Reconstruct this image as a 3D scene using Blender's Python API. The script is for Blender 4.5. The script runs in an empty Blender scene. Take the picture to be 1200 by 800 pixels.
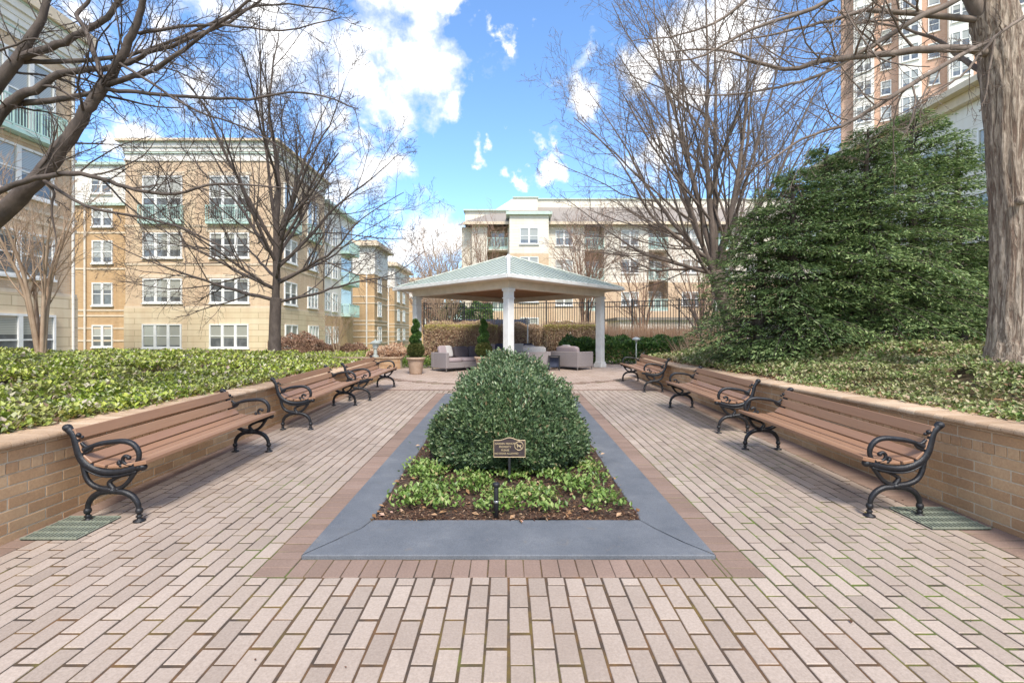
import bpy, math, random
import numpy as np
from mathutils import Vector, Matrix

random.seed(7)
RNG = np.random.default_rng(11)
SC = bpy.context.scene
COL = SC.collection
F = 570.0; CX = 596.0; CY = 392.0; EYE = 1.70
SL = 0.0246                      # the plaza rises gently away from the camera


def P(px, py, d):
    return Vector(((px - CX) / F * d, d, EYE + (CY - py) / F * d))


def hp(y):
    return SL * min(y, 18.5)


# ------------------------------------------------------------------ materials
def nodes(m):
    m.use_nodes = True
    nt = m.node_tree
    nt.nodes.clear()
    out = nt.nodes.new('ShaderNodeOutputMaterial')
    b = nt.nodes.new('ShaderNodeBsdfPrincipled')
    nt.links.new(b.outputs[0], out.inputs[0])
    return nt, b


def ramp(nt, fac, stops):
    r = nt.nodes.new('ShaderNodeValToRGB')
    el = r.color_ramp.elements
    el[0].position = stops[0][0]; el[0].color = (*stops[0][1], 1)
    el[1].position = stops[-1][0]; el[1].color = (*stops[-1][1], 1)
    for p, c in stops[1:-1]:
        e = el.new(p); e.color = (*c, 1)
    nt.links.new(fac, r.inputs[0])
    return r.outputs[0]


def noise(nt, scale, detail=4, rough=.6, vec=None, dist=0):
    n = nt.nodes.new('ShaderNodeTexNoise')
    n.inputs['Scale'].default_value = scale
    n.inputs['Detail'].default_value = detail
    n.inputs['Roughness'].default_value = rough
    n.inputs['Distortion'].default_value = dist
    if vec is not None:
        nt.links.new(vec, n.inputs['Vector'])
    return n.outputs['Fac']


def coords(nt, scale=(1, 1, 1), kind='Object'):
    t = nt.nodes.new('ShaderNodeTexCoord')
    m = nt.nodes.new('ShaderNodeMapping')
    m.inputs['Scale'].default_value = scale
    nt.links.new(t.outputs[kind], m.inputs[0])
    return m.outputs[0]


def mixc(nt, fac, a, b, mode='MIX'):
    m = nt.nodes.new('ShaderNodeMix')
    m.data_type = 'RGBA'; m.blend_type = mode
    for s, v in ((0, fac), (6, a), (7, b)):
        if isinstance(v, (int, float)):
            m.inputs[s].default_value = v
        elif isinstance(v, tuple):
            m.inputs[s].default_value = (*v, 1)
        else:
            nt.links.new(v, m.inputs[s])
    return m.outputs[2]


def bump(nt, b, h, strength=.3, dist=.01):
    n = nt.nodes.new('ShaderNodeBump')
    n.inputs['Strength'].default_value = strength
    n.inputs['Distance'].default_value = dist
    nt.links.new(h, n.inputs['Height'])
    nt.links.new(n.outputs[0], b.inputs['Normal'])


def mat_noise(name, c1, c2, scale=8, rough=.7, detail=5, bscale=None, bst=.2, metal=0, spec=None, mapping=(1, 1, 1)):
    m = bpy.data.materials.new(name); nt, b = nodes(m)
    v = coords(nt, mapping)
    f = noise(nt, scale, detail, .65, v)
    nt.links.new(ramp(nt, f, [(.32, c1), (.68, c2)]), b.inputs['Base Color'])
    b.inputs['Roughness'].default_value = rough
    b.inputs['Metallic'].default_value = metal
    if spec is not None:
        b.inputs['Specular IOR Level'].default_value = spec
    if bscale:
        bump(nt, b, noise(nt, bscale, 6, .7, v), bst, .01)
    return m


def mat_island(name, stops, rough=.7, patch=None, grain=None, bst=.15, spec=.5, trans=0, patchcol=None):
    """colour varies from piece to piece (bricks, leaves); patch = large soft tone shift"""
    m = bpy.data.materials.new(name); nt, b = nodes(m)
    g = nt.nodes.new('ShaderNodeNewGeometry')
    c = ramp(nt, g.outputs['Random Per Island'], stops)
    v = coords(nt)
    if grain:
        f = noise(nt, grain, 3, .7, v)
        c = mixc(nt, .45, c, ramp(nt, f, [(.3, (.35, .33, .31)), (.7, (.68, .67, .66))]), 'OVERLAY')
        bump(nt, b, f, bst, .004)
    if patch:
        f = noise(nt, patch, 5, .6, v)
        fr = ramp(nt, f, [(.42, (0, 0, 0)), (.68, (1, 1, 1))])
        k = nt.nodes.new('ShaderNodeMath'); k.operation = 'MULTIPLY'; k.inputs[1].default_value = .5
        nt.links.new(fr, k.inputs[0])
        c = mixc(nt, k.outputs[0], c, patchcol or (.2, .16, .12))
    nt.links.new(c, b.inputs['Base Color'])
    b.inputs['Roughness'].default_value = rough
    b.inputs['Specular IOR Level'].default_value = spec
    if trans:
        out = [n for n in nt.nodes if n.type == 'OUTPUT_MATERIAL'][0]
        t = nt.nodes.new('ShaderNodeBsdfTranslucent')
        nt.links.new(c, t.inputs[0])
        mx = nt.nodes.new('ShaderNodeMixShader'); mx.inputs[0].default_value = trans
        nt.links.new(b.outputs[0], mx.inputs[1]); nt.links.new(t.outputs[0], mx.inputs[2])
        nt.links.new(mx.outputs[0], out.inputs[0])
    return m


def mat_flat(name, c, rough=.6, metal=0, spec=.5):
    return mat_noise(name, tuple(x * .9 for x in c), tuple(min(1, x * 1.08) for x in c), 3.0, rough, 4, None, 0, metal, spec)


def mat_facade(name, c1, c2, mortar, bw=.22, bh=.075, ms=.008, banding=None):
    """wall of coursed masonry, on world-size object coordinates (x+y along the wall, z up)"""
    m = bpy.data.materials.new(name); nt, b = nodes(m)
    t = nt.nodes.new('ShaderNodeTexCoord')
    s = nt.nodes.new('ShaderNodeSeparateXYZ'); nt.links.new(t.outputs['Object'], s.inputs[0])
    a = nt.nodes.new('ShaderNodeMath'); a.operation = 'ADD'
    nt.links.new(s.outputs[0], a.inputs[0]); nt.links.new(s.outputs[1], a.inputs[1])
    cm = nt.nodes.new('ShaderNodeCombineXYZ')
    nt.links.new(a.outputs[0], cm.inputs[0]); nt.links.new(s.outputs[2], cm.inputs[1])
    br = nt.nodes.new('ShaderNodeTexBrick')
    nt.links.new(cm.outputs[0], br.inputs['Vector'])
    br.inputs['Color1'].default_value = (*c1, 1); br.inputs['Color2'].default_value = (*c2, 1)
    br.inputs['Mortar'].default_value = (*mortar, 1)
    br.inputs['Scale'].default_value = 1; br.inputs['Mortar Size'].default_value = ms
    br.inputs['Brick Width'].default_value = bw; br.inputs['Row Height'].default_value = bh
    c = br.outputs['Color']
    f = noise(nt, .9, 6, .65, t.outputs['Object'])
    c = mixc(nt, .5, c, ramp(nt, f, [(.3, (.42, .41, .4)), (.7, (.58, .58, .58))]), 'OVERLAY')
    f2 = noise(nt, 1.0, 4, .6, coords(nt, (2.2, 2.2, .12)))
    c = mixc(nt, .35, c, ramp(nt, f2, [(.35, (.38, .37, .36)), (.65, (.58, .58, .58))]), 'OVERLAY')
    nt.links.new(c, b.inputs['Base Color'])
    b.inputs['Roughness'].default_value = .85
    return m


M = {}
M['paver'] = mat_island('beige_paver', [(0, (.32, .26, .218)), (.12, (.36, .293, .245)), (.6, (.39, .318, .268)), (1, (.435, .358, .302))], .85, .55, 75, .22, .25, patchcol=(.25, .19, .15))
M['paver_far'] = mat_island('pale_paver', [(0, (.36, .28, .23)), (1, (.46, .37, .32))], .85, .4, 60, .3, .25, patchcol=(.33, .25, .21))
M['paver_red'] = mat_island('brown_paver', [(0, (.235, .165, .13)), (.5, (.265, .185, .148)), (1, (.295, .21, .17))], .85, .8, 75, .25, .25, patchcol=(.16, .11, .085))
M['wallbrick'] = mat_island('tan_wall_brick', [(0, (.46, .28, .155)), (.5, (.54, .34, .19)), (1, (.62, .42, .25))], .8, 1.1, 45, .4, .3, patchcol=(.22, .13, .08))
M['capbrick'] = mat_island('cap_brick', [(0, (.48, .33, .21)), (.5, (.56, .40, .27)), (1, (.62, .47, .33))], .85, 1.2, 60, .5, .3, patchcol=(.25, .16, .10))


def m_joint():
    m = bpy.data.materials.new('joint_sand_and_moss'); nt, b = nodes(m)
    v = coords(nt)
    f = noise(nt, .7, 5, .65, v)
    f2 = noise(nt, 5, 4, .65, v)
    tx = nt.nodes.new('ShaderNodeTexCoord'); sx = nt.nodes.new('ShaderNodeSeparateXYZ'); nt.links.new(tx.outputs['Object'], sx.inputs[0])
    mr = nt.nodes.new('ShaderNodeMapRange'); mr.inputs[1].default_value = 1.2; mr.inputs[2].default_value = 2.6; mr.inputs[3].default_value = 0; mr.inputs[4].default_value = .15
    nt.links.new(sx.outputs[0], mr.inputs[0])
    ad = nt.nodes.new('ShaderNodeMath'); ad.operation = 'ADD'; nt.links.new(f, ad.inputs[0]); nt.links.new(mr.outputs[0], ad.inputs[1]); f = ad.outputs[0]
    c = ramp(nt, f, [(.36, (.06, .04, .025)), (.46, (.16, .08, .03)), (.55, (.14, .10, .025)), (.62, (.12, .17, .02))])
    c = mixc(nt, ramp(nt, f2, [(.4, (0, 0, 0)), (.65, (1, 1, 1))]), (.06, .042, .03), c)
    nt.links.new(c, b.inputs['Base Color']); b.inputs['Roughness'].default_value = .95
    return m


M['joint'] = m_joint()
M['mortar'] = mat_noise('pale_mortar', (.50, .42, .31), (.62, .54, .41), 20, .9, 4, 60, .3)
M['slate_old'] = mat_noise('blue_grey_concrete', (.145, .158, .178), (.235, .248, .265), 3.5, .8, 9, 160, .45)
def m_slate():
    m = bpy.data.materials.new('blue_grey_stone'); nt, b = nodes(m); v = coords(nt)
    c = ramp(nt, noise(nt, 2.2, 10, .7, v), [(.3, (.098, .108, .125)), (.55, (.138, .148, .165)), (.75, (.19, .198, .21))])
    sp_ = noise(nt, 130, 3, .8, v)
    c = mixc(nt, .6, c, ramp(nt, sp_, [(.35, (.30, .30, .30)), (.65, (.72, .71, .70))]), 'OVERLAY')
    st_ = noise(nt, 5.5, 8, .7, v, 1.0)
    c = mixc(nt, ramp(nt, st_, [(.60, (0, 0, 0)), (.72, (.55, .55, .55))]), c, (.20, .17, .14))
    nt.links.new(c, b.inputs['Base Color']); b.inputs['Roughness'].default_value = .75
    bump(nt, b, sp_, .5, .004); return m


M['slate'] = m_slate()
M['soil'] = mat_noise('dark_mulch_soil', (.035, .02, .012), (.10, .06, .04), 25, .95, 8, 60, .9)
M['bedsoil'] = mat_noise('leaf_litter_soil', (.06, .045, .02), (.17, .12, .07), 9, .95, 8, 40, .8)
M['chip'] = mat_island('bark_chip', [(0, (.045, .02, .014)), (.6, (.12, .06, .035)), (.9, (.25, .15, .09)), (1, (.42, .30, .2))], .9, spec=.2)
M['deadleaf'] = mat_island('fallen_leaf', [(0, (.20, .10, .045)), (.5, (.38, .22, .11)), (.8, (.50, .34, .22)), (1, (.50, .30, .26))], .8, spec=.2)
M['holly'] = mat_island('holly_leaf', [(0, (.045, .08, .035)), (.45, (.095, .155, .06)), (.78, (.17, .245, .10)), (.93, (.32, .39, .21)), (1, (.30, .20, .11))], .38, 2.2, spec=.7, trans=.15, patchcol=(.10, .16, .08))
M['cover'] = mat_island('ground_cover_leaf', [(0, (.09, .14, .02)), (.25, (.20, .28, .03)), (.5, (.36, .44, .05)), (.75, (.50, .53, .10)), (.86, (.46, .48, .28)), (.95, (.52, .44, .36)), (1, (.28, .16, .09))], .45, 1.6, spec=.5, trans=.2, patchcol=(.26, .20, .11))
M['pachy'] = mat_island('rosette_leaf', [(0, (.07, .14, .025)), (.5, (.17, .27, .05)), (.9, (.33, .42, .13)), (1, (.40, .30, .14))], .42, spec=.5, trans=.25)
M['ivy'] = mat_island('ivy_leaf', [(0, (.09, .15, .035)), (.3, (.18, .26, .06)), (.55, (.32, .38, .12)), (.75, (.46, .47, .24)), (.9, (.50, .40, .25)), (1, (.26, .15, .085))], .5, 1.6, spec=.45, trans=.2, patchcol=(.28, .19, .11))
M['yew'] = mat_island('evergreen_needle_spray', [(0, (.06, .105, .04)), (.45, (.145, .22, .07)), (.8, (.27, .36, .13)), (1, (.42, .48, .22))], .5, spec=.35, trans=.25)
M['darkhedge'] = mat_island('laurel_leaf', [(0, (.03, .075, .016)), (.6, (.07, .15, .03)), (1, (.18, .29, .06))], .4, spec=.5, trans=.15)
M['boxleaf'] = mat_island('clipped_box_leaf', [(0, (.04, .055, .014)), (.6, (.09, .11, .025)), (1, (.20, .17, .06))], .6, spec=.3, trans=.1)
M['tanhedge'] = mat_island('winter_hedge_leaf', [(0, (.40, .25, .16)), (.5, (.54, .38, .26)), (.85, (.62, .48, .33)), (1, (.64, .58, .30))], .8, spec=.2, trans=.2)
M['yellowtip'] = mat_island('yellow_green_tip', [(0, (.46, .42, .12)), (1, (.70, .64, .25))], .8, spec=.2, trans=.2)
M['reed'] = mat_island('dry_grass_blade', [(0, (.46, .26, .16)), (.5, (.58, .39, .26)), (1, (.68, .52, .37))], .8, spec=.2, trans=.2)
M['redshrub'] = mat_island('reddish_leaf', [(0, (.17, .09, .06)), (.6, (.28, .16, .11)), (1, (.40, .26, .17))], .8, spec=.2)
M['lawn'] = mat_noise('lawn', (.10, .13, .03), (.24, .26, .08), 1.2, .95, 9, 30, .5)
M['concrete'] = mat_noise('pale_concrete', (.40, .39, .37), (.52, .51, .49), 1.5, .85, 8, 60, .2)


def m_bark(name, dark, light, sc=1.0, ridge=.55):
    m = bpy.data.materials.new(name); nt, b = nodes(m)
    v = coords(nt, (24 * sc, 24 * sc, 2.2 * sc))
    n1 = noise(nt, 1.0, 6, .6, v, 1.2)
    n2 = noise(nt, 3.0, 6, .65, coords(nt, (12, 12, 5)), .3)
    mid = tuple((a + c) / 2 for a, c in zip(dark, light))
    c = ramp(nt, n1, [(.36, dark), (.47, mid), (.62, light)])
    c = mixc(nt, .6, c, ramp(nt, n2, [(.3, (.3, .29, .28)), (.7, (.68, .67, .66))]), 'OVERLAY')
    nt.links.new(c, b.inputs['Base Color']); b.inputs['Roughness'].default_value = .9
    b.inputs['Specular IOR Level'].default_value = .2
    h = mixc(nt, .35, ramp(nt, n1, [(.36, (0, 0, 0)), (.56, (1, 1, 1))]), n2)
    bump(nt, b, h, ridge, .035)
    return m


M['bark_big'] = m_bark('furrowed_grey_brown_bark', (.20, .135, .10), (.50, .405, .32), 1.0, .8)
M['bark_dark'] = mat_noise('dark_grey_bark', (.055, .04, .032), (.13, .098, .08), 7, .85, 7, 30, .8, mapping=(1, 1, .5))
M['bark_mid'] = mat_noise('grey_brown_bark', (.11, .08, .062), (.25, .19, .15), 6, .85, 7, 25, .6, mapping=(1, 1, .4))
M['bark_pale'] = mat_noise('pale_smooth_bark', (.30, .19, .12), (.50, .37, .26), 4, .8, 6, 20, .3, mapping=(1, 1, .5))
M['bark_red'] = mat_noise('reddish_twig_bark', (.20, .11, .075), (.36, .23, .16), 5, .85, 5)
M['iron'] = mat_noise('black_cast_iron', (.012, .012, .014), (.03, .03, .034), 30, .38, 5, 90, .35, metal=.25)


def m_wood():
    m = bpy.data.materials.new('brown_slat_board'); nt, b = nodes(m)
    v = coords(nt, (26, 1.2, 26))
    f = noise(nt, 2.0, 7, .62, v)
    g = nt.nodes.new('ShaderNodeNewGeometry')
    c = ramp(nt, g.outputs['Random Per Island'], [(0, (.30, .165, .098)), (.5, (.35, .20, .122)), (1, (.40, .24, .15))])
    oi = nt.nodes.new('ShaderNodeObjectInfo')
    c = mixc(nt, .3, c, ramp(nt, oi.outputs['Random'], [(0, (.40, .39, .38)), (1, (.62, .62, .63))]), 'OVERLAY')
    c = mixc(nt, .35, c, ramp(nt, f, [(.3, (.38, .36, .34)), (.7, (.6, .6, .6))]), 'OVERLAY')
    nt.links.new(c, b.inputs['Base Color']); b.inputs['Roughness'].default_value = .45
    b.inputs['Specular IOR Level'].default_value = .45
    bump(nt, b, f, .08, .003)
    return m


M['wood'] = m_wood()
M['bolt'] = mat_flat('dark_bolt', (.03, .03, .03), .4, .5)
M['grate'] = mat_noise('green_painted_metal', (.22, .245, .19), (.32, .345, .275), 25, .6, 5, metal=.2)
M['gratedark'] = mat_flat('dark_drain_recess', (.03, .045, .03), .9)
M['bronze'] = mat_noise('dark_bronze', (.045, .03, .03), (.07, .05, .05), 40, .5, 5, 60, .2, metal=.3)
M['gold'] = mat_noise('worn_gold_paint', (.38, .28, .16), (.52, .40, .24), 40, .5, 4, metal=.2)
M['black'] = mat_flat('black_metal_paint', (.018, .018, .02), .45)
M['cream'] = mat_flat('cream_painted_wood', (.70, .61, .50), .6)
M['white'] = mat_noise('white_paint', (.66, .65, .62), (.79, .78, .76), 3.5, .55, 8)
M['greenroof'] = mat_noise('pale_green_metal', (.49, .52, .46), (.57, .60, .54), 2.5, .5, 7, metal=.1)
M['seam'] = mat_noise('green_seam_painted_shade', (.13, .17, .14), (.20, .25, .21), 3, .5, 5)  # roof metal seams, darkened so their shadow lines are in the colour
M['greenrail'] = mat_flat('pale_green_rail_paint', (.46, .64, .57), .5)
M['greentrim'] = mat_flat('green_trim', (.48, .58, .50), .5)
M['ceiling'] = mat_noise('stained_ceiling_boards', (.30, .13, .05), (.46, .22, .09), 3, .6, 5, mapping=(12, 1, 1))
M['wicker'] = mat_noise('grey_woven_resin', (.22, .19, .19), (.34, .30, .30), 90, .7, 3, 120, .5)
M['cush_dark'] = mat_noise('charcoal_cushion', (.075, .062, .068), (.12, .10, .11), 60, .9, 3, 150, .3)
M['cush_light'] = mat_noise('light_grey_cushion', (.42, .40, .39), (.55, .53, .52), 60, .9, 3, 150, .3)
M['cush_pink'] = mat_noise('taupe_cushion', (.30, .24, .25), (.40, .33, .34), 60, .9, 3, 150, .3)
M['cush_navy'] = mat_noise('navy_cushion', (.03, .035, .07), (.06, .06, .10), 60, .9, 3, 150, .3)
M['chrome'] = mat_flat('brushed_metal', (.5, .5, .5), .3, .9)
M['clay'] = mat_noise('beige_clay', (.38, .26, .18), (.50, .36, .26), 6, .8, 6, 40, .2)
M['tan'] = mat_facade('tan_brick', (.55, .39, .25), (.62, .46, .30), (.60, .49, .37))
M['tan2'] = mat_facade('orange_tan_brick', (.47, .29, .14), (.55, .36, .19), (.52, .39, .25))
M['stone'] = mat_facade('cream_block', (.62, .50, .33), (.68, .56, .39), (.46, .36, .23), 2.4, .40, .022)
M['band'] = mat_flat('cream_stone_band', (.66, .54, .40), .8)
M['redbrick'] = mat_facade('red_brick', (.54, .31, .21), (.61, .39, .28), (.60, .46, .37))
M['siding'] = mat_facade('cream_siding', (.72, .66, .56), (.76, .70, .60), (.60, .54, .45), 9, .30, .02)
M['whitewall'] = mat_facade('white_panel', (.76, .72, .66), (.79, .75, .69), (.62, .58, .52), 3, .6, .015)
M['shingle'] = mat_noise('grey_brown_shingle', (.24, .205, .175), (.35, .305, .265), 6, .9, 8, mapping=(1, 1, 3))
M['frame'] = mat_flat('white_window_frame', (.78, .77, .74), .5)
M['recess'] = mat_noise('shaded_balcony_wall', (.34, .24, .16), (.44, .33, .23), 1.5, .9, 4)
M['navy'] = mat_noise('navy_screen_fabric', (.03, .04, .07), (.06, .07, .11), 12, .9, 4)
M['clear'] = mat_flat('lamp_glass', (.62, .66, .62), .3)


def m_glass(blind):
    m = bpy.data.materials.new('window_glass'); nt, b = nodes(m)
    oi = nt.nodes.new('ShaderNodeObjectInfo')
    t = nt.nodes.new('ShaderNodeTexCoord')
    s = nt.nodes.new('ShaderNodeSeparateXYZ'); nt.links.new(t.outputs['Object'], s.inputs[0])
    # blinds lowered to a height that differs from window to window
    sub = nt.nodes.new('ShaderNodeMath'); sub.operation = 'GREATER_THAN'
    mu = nt.nodes.new('ShaderNodeMath'); mu.operation = 'MULTIPLY_ADD'; mu.inputs[1].default_value = 1.5; mu.inputs[2].default_value = -.9
    nt.links.new(oi.outputs['Random'], mu.inputs[0])
    nt.links.new(s.outputs[2], sub.inputs[0]); nt.links.new(mu.outputs[0], sub.inputs[1])
    wv = nt.nodes.new('ShaderNodeTexWave'); wv.bands_direction = 'Z'; wv.inputs['Scale'].default_value = 5
    nt.links.new(t.outputs['Object'], wv.inputs['Vector'])
    bl = ramp(nt, wv.outputs['Fac'], [(.1, (.27, .27, .24)), (.6, (.42, .42, .37))])
    dk = ramp(nt, noise(nt, 1.2, 4, .6, t.outputs['Object']), [(.35, (.05, .055, .06)), (.65, (.17, .18, .185))])
    c = mixc(nt, sub.outputs[0], dk, bl)
    nt.links.new(c, b.inputs['Base Color'])
    b.inputs['Roughness'].default_value = .06
    b.inputs['Specular IOR Level'].default_value = .8
    b.inputs['Coat Weight'].default_value = .6
    b.inputs['Coat Roughness'].default_value = .03
    return m


M['glass'] = m_glass(True)


# ------------------------------------------------------------------ mesh builder
class MB:
    def __init__(s):
        s.v = []; s.f = []

    def add(s, vs, fs):
        n = len(s.v)
        s.v.extend([tuple(v) for v in vs]); s.f.extend([tuple(i + n for i in f) for f in fs])
        return s

    def box(s, x0, x1, y0, y1, z0, z1, M4=None):
        vs = [Vector((x, y, z)) for z in (z0, z1) for x, y in ((x0, y0), (x1, y0), (x1, y1), (x0, y1))]
        if M4 is not None:
            vs = [M4 @ v for v in vs]
        return s.add(vs, [(0, 3, 2, 1), (4, 5, 6, 7), (0, 1, 5, 4), (1, 2, 6, 5), (2, 3, 7, 6), (3, 0, 4, 7)])

    def bbox(s, x0, x1, y0, y1, z0, z1, b=.01, M4=None):
        """box with chamfered edges"""
        bm = []
        X = (x0, x1); Y = (y0, y1); Z = (z0, z1)
        idx = {}
        for i in (0, 1):
            for j in (0, 1):
                for k in (0, 1):
                    sx = b * (1 - 2 * i); sy = b * (1 - 2 * j); sz = b * (1 - 2 * k)
                    for a, off in enumerate(((0, sy, sz), (sx, 0, sz), (sx, sy, 0))):
                        idx[(i, j, k, a)] = len(bm)
                        bm.append(Vector((X[i] + off[0], Y[j] + off[1], Z[k] + off[2])))
        fs = []
        for i in (0, 1):
            q = [idx[(i, j, k, 0)] for j, k in ((0, 0), (1, 0), (1, 1), (0, 1))]
            fs.append(q if i else q[::-1])
            q = [idx[(j, i, k, 1)] for j, k in ((0, 0), (1, 0), (1, 1), (0, 1))]
            fs.append(q[::-1] if i else q)
            q = [idx[(j, k, i, 2)] for j, k in ((0, 0), (1, 0), (1, 1), (0, 1))]
            fs.append(q if i else q[::-1])
        for j in (0, 1):
            for k in (0, 1):
                fs.append((idx[(0, j, k, 1)], idx[(1, j, k, 1)], idx[(1, j, k, 2)], idx[(0, j, k, 2)]))
                fs.append((idx[(j, 0, k, 0)], idx[(j, 1, k, 0)], idx[(j, 1, k, 2)], idx[(j, 0, k, 2)]))
                fs.append((idx[(j, k, 0, 0)], idx[(j, k, 1, 0)], idx[(j, k, 1, 1)], idx[(j, k, 0, 1)]))
        for i in (0, 1):
            for j in (0, 1):
                for k in (0, 1):
                    fs.append(tuple(idx[(i, j, k, a)] for a in range(3)))
        if M4 is not None:
            bm = [M4 @ v for v in bm]
        return s.add(bm, fs)

    def tube(s, pts, rad, n=8, cap=True, sq=None):
        pts = [Vector(p) for p in pts]
        m = len(pts)
        if isinstance(rad, (int, float)):
            rad = [rad] * m
        t0 = (pts[1] - pts[0]).normalized()
        ref = Vector((0, 0, 1)) if abs(t0.z) < .9 else Vector((1, 0, 0))
        nrm = t0.cross(ref).normalized()
        vs = []
        for i in range(m):
            t = (pts[min(i + 1, m - 1)] - pts[max(i - 1, 0)])
            if t.length < 1e-9:
                t = t0.copy()
            t.normalize()
            nrm = (nrm - t * nrm.dot(t))
            if nrm.length < 1e-6:
                nrm = t.orthogonal()
            nrm.normalize()
            b = t.cross(nrm)
            for k in range(n):
                a = 2 * math.pi * k / n
                vs.append(pts[i] + (nrm * math.cos(a) + b * math.sin(a)) * rad[i])
        fs = [(i * n + k, i * n + (k + 1) % n, (i + 1) * n + (k + 1) % n, (i + 1) * n + k) for i in range(m - 1) for k in range(n)]
        if cap:
            fs.append(tuple(range(n - 1, -1, -1))); fs.append(tuple((m - 1) * n + k for k in range(n)))
        return s.add(vs, fs)

    def lathe(s, prof, c=(0, 0, 0), n=20, M4=None):
        vs = []; m = len(prof)
        for r, z in prof:
            for k in range(n):
                a = 2 * math.pi * k / n
                v = Vector((c[0] + r * math.cos(a), c[1] + r * math.sin(a), c[2] + z))
                vs.append(M4 @ v if M4 is not None else v)
        fs = [(i * n + k, i * n + (k + 1) % n, (i + 1) * n + (k + 1) % n, (i + 1) * n + k) for i in range(m - 1) for k in range(n)]
        fs.append(tuple(range(n - 1, -1, -1))); fs.append(tuple((m - 1) * n + k for k in range(n)))
        return s.add(vs, fs)

    def ball(s, c, r, n=10, sc=(1, 1, 1)):
        m = n // 2 + 1
        vs = []
        for i in range(1, m):
            a = math.pi * i / m
            for k in range(n):
                b = 2 * math.pi * k / n
                vs.append(Vector((c[0] + r * sc[0] * math.sin(a) * math.cos(b), c[1] + r * sc[1] * math.sin(a) * math.sin(b), c[2] + r * sc[2] * math.cos(a))))
        fs = [(i * n + k, (i + 1) * n + k, (i + 1) * n + (k + 1) % n, i * n + (k + 1) % n) for i in range(m - 2) for k in range(n)]
        t = len(vs); vs += [Vector((c[0], c[1], c[2] + r * sc[2])), Vector((c[0], c[1], c[2] - r * sc[2]))]
        fs += [(t, k, (k + 1) % n) for k in range(n)]
        fs += [(t + 1, (m - 2) * n + (k + 1) % n, (m - 2) * n + k) for k in range(n)]
        return s.add(vs, fs)

    def prism(s, poly, y0, y1, axis='y'):
        """poly of (a, b): extruded along the axis"""
        n = len(poly)
        def mk(a, b, c):
            return {'y': (a, c, b), 'x': (c, a, b), 'z': (a, b, c)}[axis]
        vs = [mk(a, b, y0) for a, b in poly] + [mk(a, b, y1) for a, b in poly]
        fs = [tuple(range(n)), tuple(range(2 * n - 1, n - 1, -1))]
        fs += [(i, i + n, (i + 1) % n + n, (i + 1) % n) for i in range(n)]
        return s.add(vs, fs)

    def build(s, name, mat, parent=None, smooth=False, off=None):
        me = bpy.data.meshes.new(name)
        v = s.v
        if off is not None:
            v = [(a - off[0], b - off[1], c - off[2]) for a, b, c in v]
        me.from_pydata(v, [], s.f); me.update()
        if smooth:
            me.polygons.foreach_set('use_smooth', [True] * len(me.polygons))
        me.materials.append(mat)
        o = bpy.data.objects.new(name, me); COL.objects.link(o)
        if parent is not None:
            o.parent = parent
        return o


def np_obj(name, V, Fc, mat, parent=None, off=None, smooth=False):
    """V (n,3), Fc (m,k) arrays"""
    me = bpy.data.meshes.new(name)
    V = np.asarray(V, dtype=np.float32)
    if off is not None:
        V = V - np.array(off, dtype=np.float32)
    m, k = Fc.shape
    me.vertices.add(len(V)); me.vertices.foreach_set('co', V.ravel())
    me.loops.add(m * k); me.loops.foreach_set('vertex_index', Fc.ravel().astype(np.int32))
    me.polygons.add(m); me.polygons.foreach_set('loop_start', np.arange(0, m * k, k, dtype=np.int32))
    me.polygons.foreach_set('loop_total', np.full(m, k, dtype=np.int32))
    me.update(calc_edges=True)
    me.polygons.foreach_set('use_smooth', np.full(m, bool(smooth)))
    me.materials.append(mat)
    o = bpy.data.objects.new(name, me); COL.objects.link(o)
    if parent is not None:
        o.parent = parent
    return o


def tag(o, label=None, cat=None, group=None, kind=None):
    if label: o['label'] = label
    if cat: o['category'] = cat
    if group: o['group'] = group
    if kind: o['kind'] = kind
    return o


def thing(name, loc, label, cat, group=None, rot=(0, 0, 0)):
    o = bpy.data.objects.new(name, None); COL.objects.link(o)
    o.empty_display_size = .2
    o.location = loc; o.rotation_euler = rot
    return tag(o, label, cat, group)


def copy_tree(o, parent=None):
    c = o.copy(); COL.objects.link(c); c.parent = parent
    for ch in list(o.children):
        copy_tree(ch, c)
    return c


def unit(a):
    return a / np.maximum(np.linalg.norm(a, axis=1, keepdims=True), 1e-9)


def leaf_arrays(Pn, A, N, L, W, fold=.25):
    """folded diamond leaves: P base points, A directions, N face normals"""
    n = len(Pn)
    A = unit(A); S = unit(np.cross(A, N)); U = np.cross(S, A)
    L = np.broadcast_to(np.asarray(L, float), (n,))[:, None]; W = np.broadcast_to(np.asarray(W, float), (n,))[:, None]
    v0 = Pn; v2 = Pn + A * L
    mid = Pn + A * L * .5
    v1 = mid + S * W * .5 + U * W * fold
    v3 = mid - S * W * .5 + U * W * fold
    V = np.stack([v0, v1, v2, v3], 1).reshape(-1, 3)
    b = np.arange(n)[:, None] * 4
    T = np.concatenate([b + np.array([0, 1, 2]), b + np.array([0, 2, 3])], 0)
    return V, T


def rnd_dirs(n):
    return unit(RNG.normal(size=(n, 3)))


# ------------------------------------------------------------------ camera, world, sun
cam = bpy.data.cameras.new('camera'); co = bpy.data.objects.new('camera', cam); COL.objects.link(co)
co.location = (0, 0, EYE); co.rotation_euler = (math.pi / 2, 0, 0)
cam.sensor_width = 36; cam.lens = F / 1200 * 36
cam.shift_x = (600 - CX) / 1200; cam.shift_y = (CY - 400) / 1200
cam.clip_end = 3000; cam.clip_start = .05
SC.camera = co

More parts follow.
